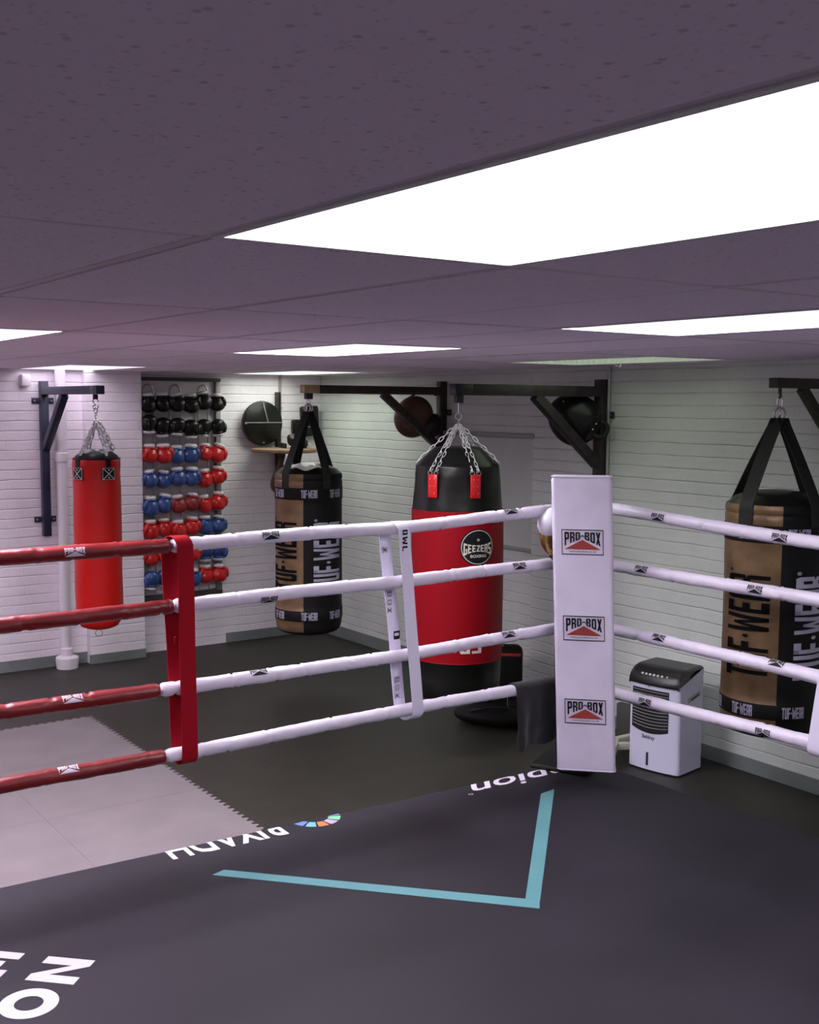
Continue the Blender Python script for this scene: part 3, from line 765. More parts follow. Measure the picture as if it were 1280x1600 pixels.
# straps that tie the four ropes together: a flat loop of webbing, front run and back run
def ribbon(b, pts, width, thick, wdir, mi=0):
    """flat band: pts centre line, wdir width direction"""
    wd = Vector(wdir).normalized()*width/2; P = [Vector(p) for p in pts]; n = len(P); V = []
    for i in range(n):
        t_ = (P[min(i+1, n-1)]-P[max(i-1, 0)]).normalized(); nrm = t_.cross(wd.normalized()).normalized()*thick/2
        V += [P[i]-wd-nrm, P[i]+wd-nrm, P[i]+wd+nrm, P[i]-wd+nrm]
    F = []
    for i in range(n-1):
        for j in range(4): F.append((i*4+j, i*4+(j+1) % 4, (i+1)*4+(j+1) % 4, (i+1)*4+j))
    F += [(0, 1, 2, 3), tuple((n-1)*4+j for j in range(4))]
    b.add(V, F, mi)
def strap_left(xf0, xf1, xb0, xb1, z0, z1, w_, m, label, words=None):
    st = thing('rope_spacer_strap', ((xf0+xb0)/2, 4.05, z1), label, 'rope strap')
    R_ = ROPE_R+.0055; N_ = 24; f = []; bk = []
    for i in range(N_+1):
        t_ = i/N_; z = z0+(z1-z0)*t_; s = .004*math.sin(t_*9)
        f.append((xf0+(xf1-xf0)*t_, 4.05-R_-s*.3, z)); bk.append((xb0+(xb1-xb0)*t_, 4.05+R_+.006+s, z))
    top = [(xf0+(xb0-xf0)*q/8, 4.05-R_*math.cos(q*PI/8), z0+R_*math.sin(q*PI/8)) for q in range(9)]
    bot = [(xf1+(xb1-xf1)*q/8, 4.05-R_*math.cos(q*PI/8), z1-R_*math.sin(q*PI/8)) for q in range(9)]
    b = MB(); ribbon(b, top[:]+bk[1:], w_, .0025, (1, 0, 0)); b.build('back_band', m, st)
    b = MB(); ribbon(b, f+bot[1:], w_, .0025, (1, 0, 0)); b.build('front_band', m, st)
    return st
ms_ = strap_left(1.790, 1.800, 1.755, 1.790, 1.548, .715, .066, M_webR, 'red webbing strap tying the four left ropes together')
for z in (1.17, .97):
    b = MB(); b.box((1.77, 4.05+.022, z), (.012, .012, .03), bev=.003); b.build('lock_tab', M_webR, ms_)
sw = strap_left(2.812, 2.897, 2.760, 2.852, 1.548, .722, .060, M_webW, 'white webbing strap tying the ropes together in front of the red and black bag')
def bandmap(x0, x1, z0, z1, zc, h, wd, yy, flip=False):
    xc = x0+(x1-x0)*(z0-zc)/(z0-z1)
    return lambda u, v, l: Vector((xc+(v-.5)*wd*(1 if not flip else -1), yy, zc+h/2-u*h))
decal('printed_word', [(place(block('OWL', .3), 0, 0, 1, 1), 0, 0)], bandmap(2.812, 2.897, 1.548, .722, 1.50, .095, .026, 4.05-ROPE_R-.010), [M_black], sw)
for zc in (1.22, .83):
    decal('printed_word', [(block('BOX', .35), 0, 0)], bandmap(2.750, 2.843, 1.548, .722, zc, .10, .024, 4.05+ROPE_R+.0065), [M_grey], sw)
decal('printed_word', [(block('X', .35), 0, 0)], bandmap(2.752, 2.846, 1.548, .722, 1.455, .03, .024, 4.05+ROPE_R+.0065), [M_grey], sw)
decal('printed_word', [(block('O', .35), 0, 0)], bandmap(2.772, 2.866, 1.548, .722, 1.072, .045, .034, 4.05+ROPE_R+.0065), [M_black], sw)
# right side strap at the edge of the picture
st = thing('rope_spacer_strap', (3.95, 2.66, .7), 'white webbing strap on the right ropes at the right edge', 'rope strap')
b = MB(); f = []
R_ = ROPE_R+.006
for i in range(25):
    t_ = i/24; f.append((3.95-R_, 2.55+(.145)*t_**.7, 1.555-(.84)*t_))
bt = [(3.95-R_*math.cos(q*PI/8), 2.695, .715-R_*math.sin(q*PI/8)) for q in range(1, 9)]
ribbon(b, f+bt, .066, .003, (0, 1, 0)); b.build('front_band', M_webW, st)
b = MB(); ribbon(b, [(3.95-R_*math.cos(q*PI/8), 2.55, 1.555+R_*math.sin(q*PI/8)) for q in range(9)]+[(3.95+R_, 2.55+.145*i/12, 1.555-.84*i/12) for i in range(1, 13)], .06, .003, (0, 1, 0)); b.build('back_band', M_webW, st)

# towel over the lowest rope
tw = MB()
def towel(u, v):
    x = 3.475+.295*u; zr = .731-.004*u; R_ = ROPE_R+.009
    zb = .445+.11*max(0, (u-.55)/.45)**1.3+.02*math.sin(u*5)+.0*u
    if u < .05: zb += .0
    Lf = zr-zb; Lb = .09
    s = v*(Lb+PI*R_+Lf)
    fold = .014*math.sin(u*9+1.0)+.004*math.sin(u*19)+.012*noise.noise(Vector((u*5, v*5, 0)))
    if s < Lb: t_ = (Lb-s)/Lb; return Vector((x+.01*t_, 4.05+R_+fold*t_, zr-(Lb-s)))
    if s < Lb+PI*R_:
        a = (s-Lb)/R_; return Vector((x, 4.05+R_*math.cos(a), zr+R_*math.sin(a)))
    t_ = (s-Lb-PI*R_)/Lf; return Vector((x+.012*t_*(1-2*u)*0-.008*t_, 4.05-R_-fold*min(1, t_*1.6)-.012*t_, zr-t_*Lf))
tw.grid(towel, 44, 44); o = tw.build('towel', M_towel, None, True, 80)
md = o.modifiers.new('solid', 'SOLIDIFY'); md.thickness = .006
tag(o, 'black towel draped over the lowest rope left of the corner pad', 'towel')

# ------------------------------------------------------------------ hardware helpers
def chain(b, a, c, pitch=.032, r=.0026, wdt=.0085, mi=0, slack=0.):
    a = Vector(a); c = Vector(c); L = (c-a).length; n = max(2, round(L/pitch)); d = (c-a)/L
    s = d.cross(Vector((0, 0, 1)))
    if s.length < .05: s = d.cross(Vector((1, 0, 0)))
    s.normalize(); t_ = d.cross(s)
    for i in range(n):
        q = (i+.5)/n; p = a+(c-a)*q; p.z -= slack*math.sin(q*PI)
        ax = s if i % 2 else t_
        b.ring(p, ax, wdt, r, 12, 6, mi, sx=(L/n*.5+r*1.8)/wdt, up=d)
def bracket(name, label, wallp, dirv, length, zt, zb, m, mtip, w_=.055, brace=(.5, .5), plates=(), bolt=True):
    """wallp: point on the wall face (x,y); dirv: unit vector out from the wall"""
    d = Vector((*dirv, 0)); s = Vector((-dirv[1], dirv[0], 0)); base = Vector((*wallp, 0))
    root = thing(name, (wallp[0], wallp[1], zb), label, 'wall bracket')
    col = base+d*(w_/2+.004)
    b = MB(); b.bar(col+Vector((0, 0, zb)), col+Vector((0, 0, zt+.045)), w_, w_, up=d, bev=.004); b.build('upright', m, root, True, 30)
    za = zt-w_/2
    a0 = col+d*(w_/2)+Vector((0, 0, za)); a1 = base+d*length+Vector((0, 0, za))
    b = MB(); b.bar(a0, a1-d*.13, w_, w_, bev=.004, mi=0); b.bar(a1-d*.13, a1, w_, w_, bev=.004, mi=1); b.build('arm', [m, mtip], root, True, 30)
    bx, bz = brace
    b = MB(); b.bar(col+d*w_*.4+Vector((0, 0, zt-bz)), base+d*bx+Vector((0, 0, za-w_*.45)), w_*.9, w_*.9, up=s, bev=.003); b.build('brace', m, root, True, 30)
    for z in plates:
        b = MB(); b.box(base+d*.004+Vector((0, 0, z)), (.17 if abs(dirv[1]) > .5 else .008, .008 if abs(dirv[1]) > .5 else .17, .045), bev=.002)
        pl = b.build('mounting_plate', m, root, True, 30)
        for q in (-.065, .065):
            b = MB(); p = base+d*.008+s*q+Vector((0, 0, z)); b.tube([p, p+d*.010], .009, 6); b.build('bolt', M_steel, pl)
    return root, a1
def S_hook(b, p, h, r=.005, ax=Vector((1, 0, 0))):
    P = []
    for i in range(9): a = PI*(i/8)*1.15; P.append(p+ax*(-.018*math.cos(a)+.0)+Vector((0, 0, .018*math.sin(a)-.02)))
    P.reverse(); P2 = [p+ax*.012+Vector((0, 0, -.05)), p+ax*(-.012)+Vector((0, 0, -h+.045))]
    P3 = []
    for i in range(9): a = PI*(i/8)*1.15; P3.append(p+ax*(-.018*math.cos(a))+Vector((0, 0, -.018*math.sin(a)-h+.03)))
    b.tube(lerp_path(P3[::-1]+[p+Vector((0, 0, -h/2))]+P[::-1], .004), r, 8)

# ------------------------------------------------------------------ red punch bag
br, tip = bracket('bag_bracket', 'navy steel wall bracket at far left holding the plain red bag', (2.767, WLY), (0, -1), 1.27, 2.206, 1.05, M_steelN, M_steelN, .06, (.52, .47), (2.10, 1.18))
bx, by = 2.767, 7.672
hk = MB(); hk.box((bx, by, 2.128), (.03, .03, .034), bev=.004); hk.build('hook_mount', M_steelK, br)
bag = thing('punch_bag', (bx, by, .5), 'plain red punch bag with black top hanging by chains at left', 'punch bag')
azc = math.atan2(-by, -bx)
R0 = .163
prof = [(0, 1.772), (.06, 1.768), (.10, 1.752), (.14, 1.725), (.158, 1.703)]
b = MB(); b.lathe(prof, (bx, by, 0), 40); b.build('top_cap', M_blackV, bag)
def dred(a, z, r):
    t_ = max(0, min(1, (1.70-z)/.25)); return r+(.006*math.sin(a*5+1)*math.exp(-((z-1.62)/.06)**2))+.003*noise.noise(Vector((math.cos(a)*2, math.sin(a)*2, z*5)))
prof = [(.157, 1.704), (.162, 1.69), (.163, 1.66), (.160, 1.60), (.161, 1.5), (.162, 1.3), (.162, 1.1), (.162, .9), (.163, .75), (.163, .68), (.160, .62), (.150, .565), (.125, .53), (.08, .513), (0, .508)]
pp = []
for i in range(len(prof)-1):
    for q in range(3): pp.append(tuple(prof[i][k]+(prof[i+1][k]-prof[i][k])*q/3 for k in (0, 1)))
pp.append(prof[-1])
b = MB(); b.lathe(pp, (bx, by, 0), 48, dfn=dred); b.build('shell', M_red, bag)
b = MB(); b.ring((bx, by, 1.703), (0, 0, 1), .158, .005, 40, 6); b.build('rim_piping', M_blackM, bag)
ringp = Vector((bx, by, 1.96))
for k, dl in enumerate((-50, 28, 132, -152)):
    th = azc+math.radians(dl); e = Vector((math.cos(th), math.sin(th), 0)); at = Vector((bx, by, 1.715))+e*.14
    b = MB(); chain(b, ringp+Vector((0, 0, -.02))+e*.012, at+Vector((0, 0, .02)), .038, .0050, .013); chain(b, ringp+Vector((0, 0, -.01))+e*.02+Vector((.008, -.006, 0)), at+Vector((.01, -.01, .05)), .040, .0045, .012); b.build('chain', M_chain, bag)
    b = MB(); f = cylmap((bx, by, 0), .166, th-.11, th+.11, 1.60, 1.705, .002)
    b.grid(lambda u, v: f(u, v, 0), 4, 4)
    b2 = MB(); f1 = cylmap((bx, by, 0), .167, th-.29, th+.29, 1.560, 1.648, .003); b.grid(lambda u, v: f1(u, v, 0), 6, 3)
    tb = b.build('strap_patch', M_blackM, bag)
    decal('stitching', [(frame(.04, .04, .96, .96, .03), 0, 0), ([[(.04, .93), (.09, .96), (.96, .07), (.91, .04)], [(.04, .07), (.09, .04), (.96, .93), (.91, .96)]], 0, 0), (disc(.5, .8, .06), 0, 1), (disc(.5, .2, .06), 0, 1)],
          cylmap((bx, by, 0), .170, th-.29, th+.29, 1.560, 1.648, .001), [M_lining], tb, nu=5)
b = MB(); S_hook(b, Vector((bx, by, 2.118)), .085, .005, Vector((.81, -.58, 0))); b.ring((bx, by, 2.035), (.6, .8, 0), .012, .004, 14, 6, sx=1.5); b.ring((bx, by, 2.005), (.8, -.6, 0), .018, .0045, 18, 6); b.tube([(bx, by, 1.99), (bx, by, 1.955)], .005, 8); b.ring((bx, by, 1.955), (.6, .8, 0), .014, .004, 14, 6); b.build('swivel_hook', M_chrome, bag)
b = MB(); b.box((bx, by, .515), (.035, .02, .03), Matrix.Rotation(azc+PI/2, 3, 'Z')); b.build('bottom_tab', M_blackM, bag)
b = MB(); b.ring((bx-.01, by-.01, .478), (math.cos(azc), math.sin(azc), 0), .024, .003, 20, 6); b.build('bottom_ring', M_steel, bag)

# ------------------------------------------------------------------ gold and black bags
def tuf_bag(bx, by, d0, dz, label, strapd, ang0, z_l, silver):
    """d0: offset of the gold/black boundary from the direction facing the camera (deg)"""
    bag = thing('punch_bag', (bx, by, .44+dz), label, 'punch bag')
    azc = math.atan2(-by, -bx); B = azc+math.radians(d0); Rb = .238
    def gold(a):
        t_ = ((a-B) % (2*PI)); return t_ > PI*1.5 or (PI/2 < t_ < PI)
    prof = [(0, 1.665), (.08, 1.662), (.15, 1.650), (.20, 1.630), (.226, 1.605), (.236, 1.60)]
    def dtop(a, z, r): return r
    b = MB(); pr_ = []
    b.lathe([(r, z+dz) for r, z in prof], (bx, by, 0), 64, dfn=lambda a, z, r: r+.006*noise.noise(Vector((math.cos(a)*3, math.sin(a)*3, r*9))), a0=B); b.build('top_cap', M_blackV, bag)
    def rz(z):
        z -= dz
        if z > 1.42: return Rb
        if z < .56: return Rb
        return Rb+.004*math.sin((z-.56)/.86*PI)
    zz = [1.600, 1.585, 1.565, 1.555, 1.545, 1.525, 1.505, 1.505, 1.42, 1.41]+[1.41-.77*i/22 for i in range(1, 23)]+[.635, .560, .555, .53, .50, .48, .465, .452, .444, .440]
    rr = [.236, .241, .243, .236, .241, .242, .240, .2425, .2425, .2385]+[.2395]*22+[.2425, .2425, .2385, .237, .232, .222, .205, .17, .10, .0]
    def mf(a, z):
        z -= dz
        if 1.42 < z < 1.505 or .56 < z < .636: return 1
        if z < .475: return 1
        return 0 if gold(a) else 1
    def df(a, z, r):
        q = z-dz
        if r < .05: return r
        wr = .0028*noise.noise(Vector((math.cos(a)*4, math.sin(a)*4, z*6+ang0)))+.0014*noise.noise(Vector((math.cos(a)*12, math.sin(a)*12, z*15)))
        return r+wr*(1 if .636 < q < 1.42 else .5)
    b = MB(); b.lathe([(r, z+dz) for r, z in zip(rr, zz)], (bx, by, 0), 96, mfn=mf, dfn=df, a0=B); b.build('shell', [M_gold, M_blackM], bag, True, 50)
    if silver:
        b = MB(); f = lambda u, v: Vector((bx, by, 0))+Vector((math.cos(azc+(u-.60)*1.15)*(.02+.195*v), math.sin(azc+(u-.60)*1.15)*(.02+.195*v), 1.672+dz+.012*math.sin(u*9)*v-.035*v**3))
        b.grid(f, 12, 10); b.build('silver_patch', M_silver, bag)
        f = lambda u, v: Vector((bx, by, 0))+Vector((math.cos(azc-.65+1.55*u)*.12, math.sin(azc-.65+1.55*u)*.12, 0))
    # wordmarks
    c = (bx, by, 0)
    def vert(th_c, half, z0, z1, m, dot):
        def f(u, v, l):   # u along the word (upwards), v letter height (towards the left)
            th = th_c+half-2*half*v; z = z0+(z1-z0)*u
            return Vector((bx+math.cos(th)*(Rb+.0075), by+math.sin(th)*(Rb+.0075), z))
        it = [(block('TUF.WEAR', .16), 0, 0), (annulus(1.035, .93, .035, .05, 20, sx=.35), 0, 0)]
        it.append((place(block('R', 0), 1.026, .905, 1.044, .955), 0, 0))
        decal('printed_wordmark', it, f, [m], bag, nv=8)
    vert(B-math.radians(38), math.radians(27), z_l[0]+dz, z_l[1]+dz, mat('flat_black_ink', (.006, .006, .006), .8, spec=.1), True)
    vert(B+math.radians(44), math.radians(27), z_l[0]+dz, z_l[1]+dz, M_lilac, True)
    for zc in (1.463, .598):
        for k in range(7):
            th = B+math.radians(10 if silver else 20)+2*PI*k/7.2
            w_ = .112/Rb
            decal('printed_wordmark', [(block('TUF-WEAR', .14), 0, 0)], cylmap(c, Rb, th-w_/2, th+w_/2, zc-.028+dz, zc+.028+dz, .006), [M_lilac], bag, nu=6)
    # webbing straps to the ring
    rp = Vector((bx, by, 2.055))
    for dl in strapd:
        th = azc+math.radians(dl); e = Vector((math.cos(th), math.sin(th), 0)); tn = Vector((-math.sin(th), math.cos(th), 0))
        r0 = rp+e*.018-Vector((0, 0, .02)); r1 = Vector((bx, by, 1.605+dz))+e*.240; r2 = Vector((bx, by, 1.50+dz))+e*.2445
        pts = [r0+(r1-r0)*q/14+Vector((0, 0, -.01*math.sin(q/14*PI)))+e*.010*math.sin(q/14*PI) for q in range(15)]+[r1+(r2-r1)*q/4 for q in range(1, 5)]
        b = MB(); ribbon(b, pts, .062 if silver else .078, .004, tn); s2 = b.build('strap', M_webK, bag)
    b = MB()
    for k in range(3): b.ring(rp+Vector((0, 0, .003*k)), (math.cos(k*1.1), math.sin(k*1.1), 0), .030, .0045, 22, 8)
    b.build('ring', M_chrome, bag)
    b = MB(); b.ring(rp+Vector((0, 0, .062)), (math.cos(azc+.4), math.sin(azc+.4), 0), .013, .0042, 18, 8, sx=2.9); b.build('carabiner', M_chrome, bag)
    return bag
br, tip = bracket('bag_bracket', 'long rusty bracket with bare metal tip holding the farther gold and black bag', (WRX+.04, 7.035), (-1, 0), 1.27, 2.224, 1.15, M_steelRust, M_brass, .06, (.58, .46), (2.03, 1.28))
hk = MB(); hk.box((4.092, 7.035, 2.145), (.05, .045, .045), bev=.004); hk.build('hook_mount', M_steelK, br)
hk = MB(); hk.ring((4.092, 7.035, 2.125), (.8, -.58, 0), .014, .004, 14, 6); hk.build('eye_bolt', M_steel, br)
tuf_bag(4.091, 7.035, -9, 0., 'gold and black punch bag with lilac lettering hanging between the red bags', (-42, 32, 137, -156), 0, (.785, 1.262), True)
br, tip = bracket('bag_bracket', 'short olive stained bracket at the right edge holding the gold and black bag', (WRX-.012, 3.52), (-1, 0), .60, 2.232, 1.2, M_steelO, M_steelO, .05, (.37, .36), (2.1, 1.3))
hk = MB(); hk.ring((4.716, 3.52, 2.160), (.8, -.58, 0), .015, .0045, 18, 6, sx=1.8); hk.build('eye_bolt', M_steelO, br)
tuf_bag(4.72, 3.52, 8, .018, 'gold and black punch bag at the right edge, nearest the camera', (-35, 50, 140, -125), 3, (.760, 1.262), False)

# ------------------------------------------------------------------ big red and black bag
br, tip = bracket('bag_bracket', 'long dark chalk-smudged bracket holding the big red and black bag', (WRX-.012, 5.257), (-1, 0), 1.235, 2.212, 1.2, M_steelS, M_steelK, .066, (.60, .50), (2.03, 1.3))
gx, gy = 4.067, 5.257; azc = math.atan2(-gy, -gx)
hk = MB(); hk.box((gx, gy, 2.125), (.045, .04, .05), bev=.004); hk.build('hook_mount', M_steelK, br)
bag = thing('punch_bag', (gx, gy, .35), 'big wide red punch bag with black top and base hanging by chains in the middle', 'punch bag')
prof = [(0, 1.846), (.10, 1.848), (.140, 1.842), (.155, 1.828), (.20, 1.785), (.238, 1.748), (.245, 1.738), (.248, 1.72), (.253, 1.69), (.256, 1.64), (.258, 1.58), (.262, 1.52), (.266, 1.482)]
def dg(a, z, r):
    if r < .12: return r
    q = math.exp(-((z-1.67)/.07)**2); return r-.010*q*abs(math.sin((a-azc)*3+.4))**4+.006*noise.noise(Vector((math.cos(a)*3, math.sin(a)*3, z*7)))
pp = []
for i in range(len(prof)-1):
    for q in range(3): pp.append(tuple(prof[i][k]+(prof[i+1][k]-prof[i][k])*q/3 for k in (0, 1)))
pp.append(prof[-1])
b = MB(); b.lathe(pp, (gx, gy, 0), 72, dfn=dg); b.build('black_top', M_blackV, bag)
GR = .270
def rg(z): return GR+.003*math.sin((z-.61)/.87*PI)
b = MB(); b.lathe([(.262, 1.486)]+[(rg(1.484-.874*i/12), 1.484-.874*i/12) for i in range(13)], (gx, gy, 0), 72); b.build('red_body', M_redG, bag)
b = MB(); b.lathe([(GR, .618), (GR, .60), (GR-.004, .595), (GR-.006, .50), (GR-.010, .43), (GR-.03, .385), (GR-.08, .36), (.1, .352), (0, .350)], (gx, gy, 0), 72); b.build('black_base', M_blackV, bag)
b = MB(); b.ring((gx, gy, .610), (0, 0, 1), GR, .003, 60, 6); b.build('seam', M_redG, bag)
rp = Vector((gx, gy, 1.975))
for k, dl in enumerate((-32, 22, 80, -88, 140, -148)):
    th = azc+math.radians(dl); e = Vector((math.cos(th), math.sin(th), 0)); tn = Vector((-math.sin(th), math.cos(th), 0))
    zt = 1.715 if abs(dl) < 60 else 1.755
    for sgn in ((-1, 1) if abs(dl) < 60 else (0,)):
        b = MB(); chain(b, rp+e*.01+tn*sgn*.006, Vector((gx, gy, zt))+e*(.262 if abs(dl) < 60 else .242)+tn*sgn*.02, .036, .0027, .0090); b.build('chain', M_chain, bag)
    if abs(dl) < 60:
        ct = Vector((gx, gy, 1.63))+e*.268
        Rm = Matrix((tn, e, Vector((0, 0, 1)))).transposed()
        b = MB(); b.box(ct, (.062, .010, .135), Rm, bev=.0048, seg=2)
        bm = bmesh.new()
        tb = b.build('strap_tab', mat('red_tab_vinyl', (.55, .01, .012), .3, coat=.4), bag, True, 50); tb['label'] = 'red riveted strap tab'
        for q in (-.04, 0, .04):
            for s in (-.014, .014):
                b = MB(); p = ct+Vector((0, 0, q))+tn*s+e*.004; b.tube([p, p+e*.004], .004, 8); b.build('rivet', M_chrome, tb)
        b = MB()
        for s in (-.02, .02): b.ring(Vector((gx, gy, 1.705))+e*.266+tn*s, e, .013, .0028, 16, 6)
        b.build('strap_ring', M_chrome, tb)
b = MB(); b.ring((gx, gy, 2.022), (.6, .8, 0), .018, .004, 18, 6); b.tube([(gx, gy, 2.105), (gx, gy, 2.035)], .003, 6); b.ring((gx, gy, 1.99), (.8, -.6, 0), .012, .004, 14, 6, sx=1.6); b.build('hanging_ring', M_chrome, bag)
# round badge
th = azc+math.asin(.118/.27*1.0); hw = .108/GR
def badge():
    it = [(disc(.5, .5, .5, 48), 0, 0), (annulus(.5, .5, .445, .465, 48), 1, 1)]
    def wv(u, v):  # letters tall at the ends, short in the middle
        q = (2*u-1); c = .47; ht = .105+.115*q*q; up = .075*q*q; dn = .115*q*q
        lo = c-.085-dn; hi = c+.085+up
        return (u, lo+(hi-lo)*v)
    L = place(block('GEEZERS', .18), 0, 0, 1, 1)
    def sub(poly, n=3):
        out = []
        for i in range(len(poly)):
            a = poly[i]; b_ = poly[(i+1) % len(poly)]
            for q in range(n): out.append((a[0]+(b_[0]-a[0])*q/n, a[1]+(b_[1]-a[1])*q/n))
        return out
    it.append(([[(lambda uv: (.10+.80*uv[0], uv[1]))(wv(u, v)) for u, v in sub(p)] for p in L], 1, 1))
    it.append((fplace(font('BOXING', .03), .28, .22, .74, .30), 1, 1))
    st_ = []
    for k in range(10): a = PI/2+k*PI/5; r = .055 if k % 2 == 0 else .023; st_.append((.5+r*math.cos(a), .70+r*math.sin(a)))
    it.append(([st_], 1, 1))
    return it
decal('round_badge', badge(), cylmap((gx, gy, 0), GR, th-hw, th+hw, 1.180, 1.390, .0016, rfn=rg), [M_black, M_cream], bag, nu=10)
th2 = azc+math.asin(.10/.27)
decal('printed_emblem', [(place(block('GS', .2), 0, 0, 1, 1), 0, 0)], cylmap((gx, gy, 0), GR, th2-.30, th2+.18, .672, .762, .0016, rfn=rg), [M_cream], bag, nu=8)

# ------------------------------------------------------------------ glove rack
RY_ = 8.92
rk = thing('glove_rack', (3.92, RY_, .42), 'grey wall rack with hooked wire ladders for boxing gloves', 'rack')
b = MB(); b.box((3.915, RY_-.015, 1.385), (.70, .02, 1.78), bev=.003); b.build('back_board', M_board, rk)
b = MB(); b.box((3.915, RY_-.03, 2.285), (.76, .05, .028), bev=.003); b.build('top_rail', M_boardK, rk)
b = MB(); b.box((3.915, RY_-.035, .455), (.75, .06, .06), bev=.003); b.build('bottom_rail', M_boardK, rk)
b = MB(); b.box((4.265, RY_-.035, 1.37), (.045, .06, 1.80), bev=.003); b.build('side_rail', mat('rail_metal', (.22, .21, .21), .45, metal=.3), rk)
b = MB(); b.box((3.572, RY_-.030, 1.37), (.022, .05, 1.80), bev=.003); b.build('side_rail', MATS['rail_metal'], rk)
for cx in (3.64, 3.875, 4.125):
    b = MB(); yy = RY_-.055; top = 2.185
    pts = [(cx-.045, yy, .50), (cx-.045, yy, top)]+[(cx-.045*math.cos(q*PI/10), yy-.0, top+.055*math.sin(q*PI/10)) for q in range(1, 10)]+[(cx+.045, yy, top), (cx+.045, yy, .50)]
    b.tube(pts, .0075, 8); b.build('wire_ladder', M_steel, rk)
rowz = [2.082, 1.888, 1.670, 1.468, 1.252, 1.056, .838, .640]
rown = ['top row', 'second row', 'third row', 'fourth row', 'fifth row', 'sixth row', 'seventh row', 'bottom row']
coln = ['left', 'middle', 'right']
cols_ = [['K', 'K', 'K'], ['K', 'K', 'K'], ['R', 'B', 'R'], ['B', 'B', 'R'], ['B', 'W', 'R'], ['R', 'R', 'B'], ['R', 'R', 'B'], ['B', 'B', 'R']]
gm = {'K': (M_gK, 'black'), 'R': (M_gR, 'red'), 'B': (M_gB, 'blue'), 'W': (M_gR2, 'worn')}
def glove_meshes(m, key, cache={}):
    if key in cache: return cache[key]
    # fist hanging down (-z), knuckles towards -y, cuff up
    def mitt(p):
        x, y, z = p
        wd = 1.0 if z < 0 else 1-.30*z**1.5
        y2 = y*(1.0+.18*max(0, -z)) ; 
        if z < -.2: y2 -= .10*(-z-.2)
        return Vector((x*wd*(1+.06*math.cos(z*2)), y2*(1-.25*max(0, z)), z if z > -.5 else -.5+(z+.5)*.75))
    b = MB(); b.ell((0, 0, -.008), (.079, .066, .088), fn=mitt, u=24, v=18)
    b.lathe([(.052, .040), (.055, .055), (.052, .064), (.046, .066)], (0, .002, 0), 22)
    A = b
    T = MB(); T.ell((0, 0, 0), (.026, .030, .052), u=14, v=10)
    C = MB(); C.lathe([(.0, .058), (.034, .058), (.048, .060), (.054, .070), (.050, .084), (.038, .092), (.022, .080), (0, .070)], (0, .002, 0), 20, dfn=lambda a, z, r: r*(1+.12*math.sin(a*3)+.08*math.sin(a*2+1)))
    out = []
    for bb, nm, mm in ((A, 'mitt', m), (T, 'thumb', m), (C, 'cuff_lining', M_lining)):
        o = bb.build(nm, mm, None, True, 80); out.append(o.data); bpy.data.objects.remove(o)
    cache[key] = out
    return out
def glove(x, y, z, m, key, label, group, flip=False, lean=0., side=1, yaw=0., sc=1.0, lining=True):
    me = glove_meshes(m, key)
    root = bpy.data.objects.new('boxing_glove', None); COL.objects.link(root); root.empty_display_size = .05
    root.location = (x, y, z); root.rotation_euler = (0, (PI if flip else 0)+lean, yaw); root.scale = (sc, sc, sc)
    tag(root, label, 'boxing glove', group)
    for d, nm in zip(me, ('mitt', 'thumb', 'cuff_lining')):
        if nm == 'cuff_lining' and not lining: continue
        c = bpy.data.objects.new(nm, d); COL.objects.link(c); c.parent = root
        if nm == 'thumb': c.location = (side*.058, -.030, .010); c.rotation_euler = (.12, side*-.25, 0)
        if nm == 'cuff_lining': c['label'] = 'white cuff lining'
    return root
rnd = random.Random(5)
gxs = [(3.612, 3.735), (3.850, 3.970), (4.100, 4.222)]
for r in range(8):
    for c in range(3):
        m, cn = gm[cols_[r][c]]
        for s in range(2):
            if (r, c, s) in ((6, 1, 0), (7, 1, 0)): pass
            flip = (r == 1) or (r == 7 and c == 0) or (r == 6 and c == 2)
            zz = rowz[r]+rnd.uniform(-.012, .012); z0 = zz
            if (r, c) == (1, 0) and s == 0: zz += .02
            if (r, c) == (0, 2): zz += .02
            lean = rnd.uniform(-.14, .14)+(-.08 if s == 0 else .08)
            if (r, c) == (2, 2): lean = .12 if s == 0 else .38
            if flip: lean = -lean*.6
            glove(gxs[c][s], 8.785-.02*(c == 1)+rnd.uniform(-.01, .01), zz, m, cn,
                  '%s boxing glove, %s of the %s pair in the %s on the rack' % (cn, ('left one', 'right one')[s], coln[c], rown[r]),
                  '%s pair of gloves in the %s' % (coln[c], rown[r]) if False else 'boxing gloves on the wall rack', flip=flip, lean=lean, side=(1 if s == 0 else -1)*(-1 if flip else 1)*-1, yaw=rnd.uniform(-.25, .35), sc=rnd.uniform(.84, .95))

# ------------------------------------------------------------------ pipes and sensor on the left wall
pp = thing('waste_pipe', (2.885, 8.75, 0), 'white vertical pipe on the left wall beside the red bag', 'pipe')
b = MB(); b.tube([(2.885, 8.77, .05), (2.885, 8.77, CEIL-.005)], .040, 24); b.build('pipe_run', M_pipe, pp)
b = MB(); b.lathe([(.041, 1.70), (.048, 1.695), (.050, 1.66), (.048, 1.63), (.041, 1.625)], (2.885, 8.77, 0), 24); b.build('pipe_collar', M_pipe, pp)
b = MB(); b.lathe([(.041, .16), (.046, .155), (.046, .10), (.080, .092), (.088, .085), (.088, .065), (.082, .0), (0, 0)], (2.885, 8.745, 0), 30, dfn=None); b.build('pipe_foot', M_pipe, pp)
b = MB(); b.box((2.63, WLY-.035, 2.255), (.072, .07, .09), bev=.012); b.lathe([(0, 2.20), (.02, 2.203), (.024, 2.214), (.024, 2.22)], (2.63, WLY-.035, 0), 16)
tag(b.build('alarm_sensor', M_pipe), 'small white sensor box high on the left wall', 'sensor')
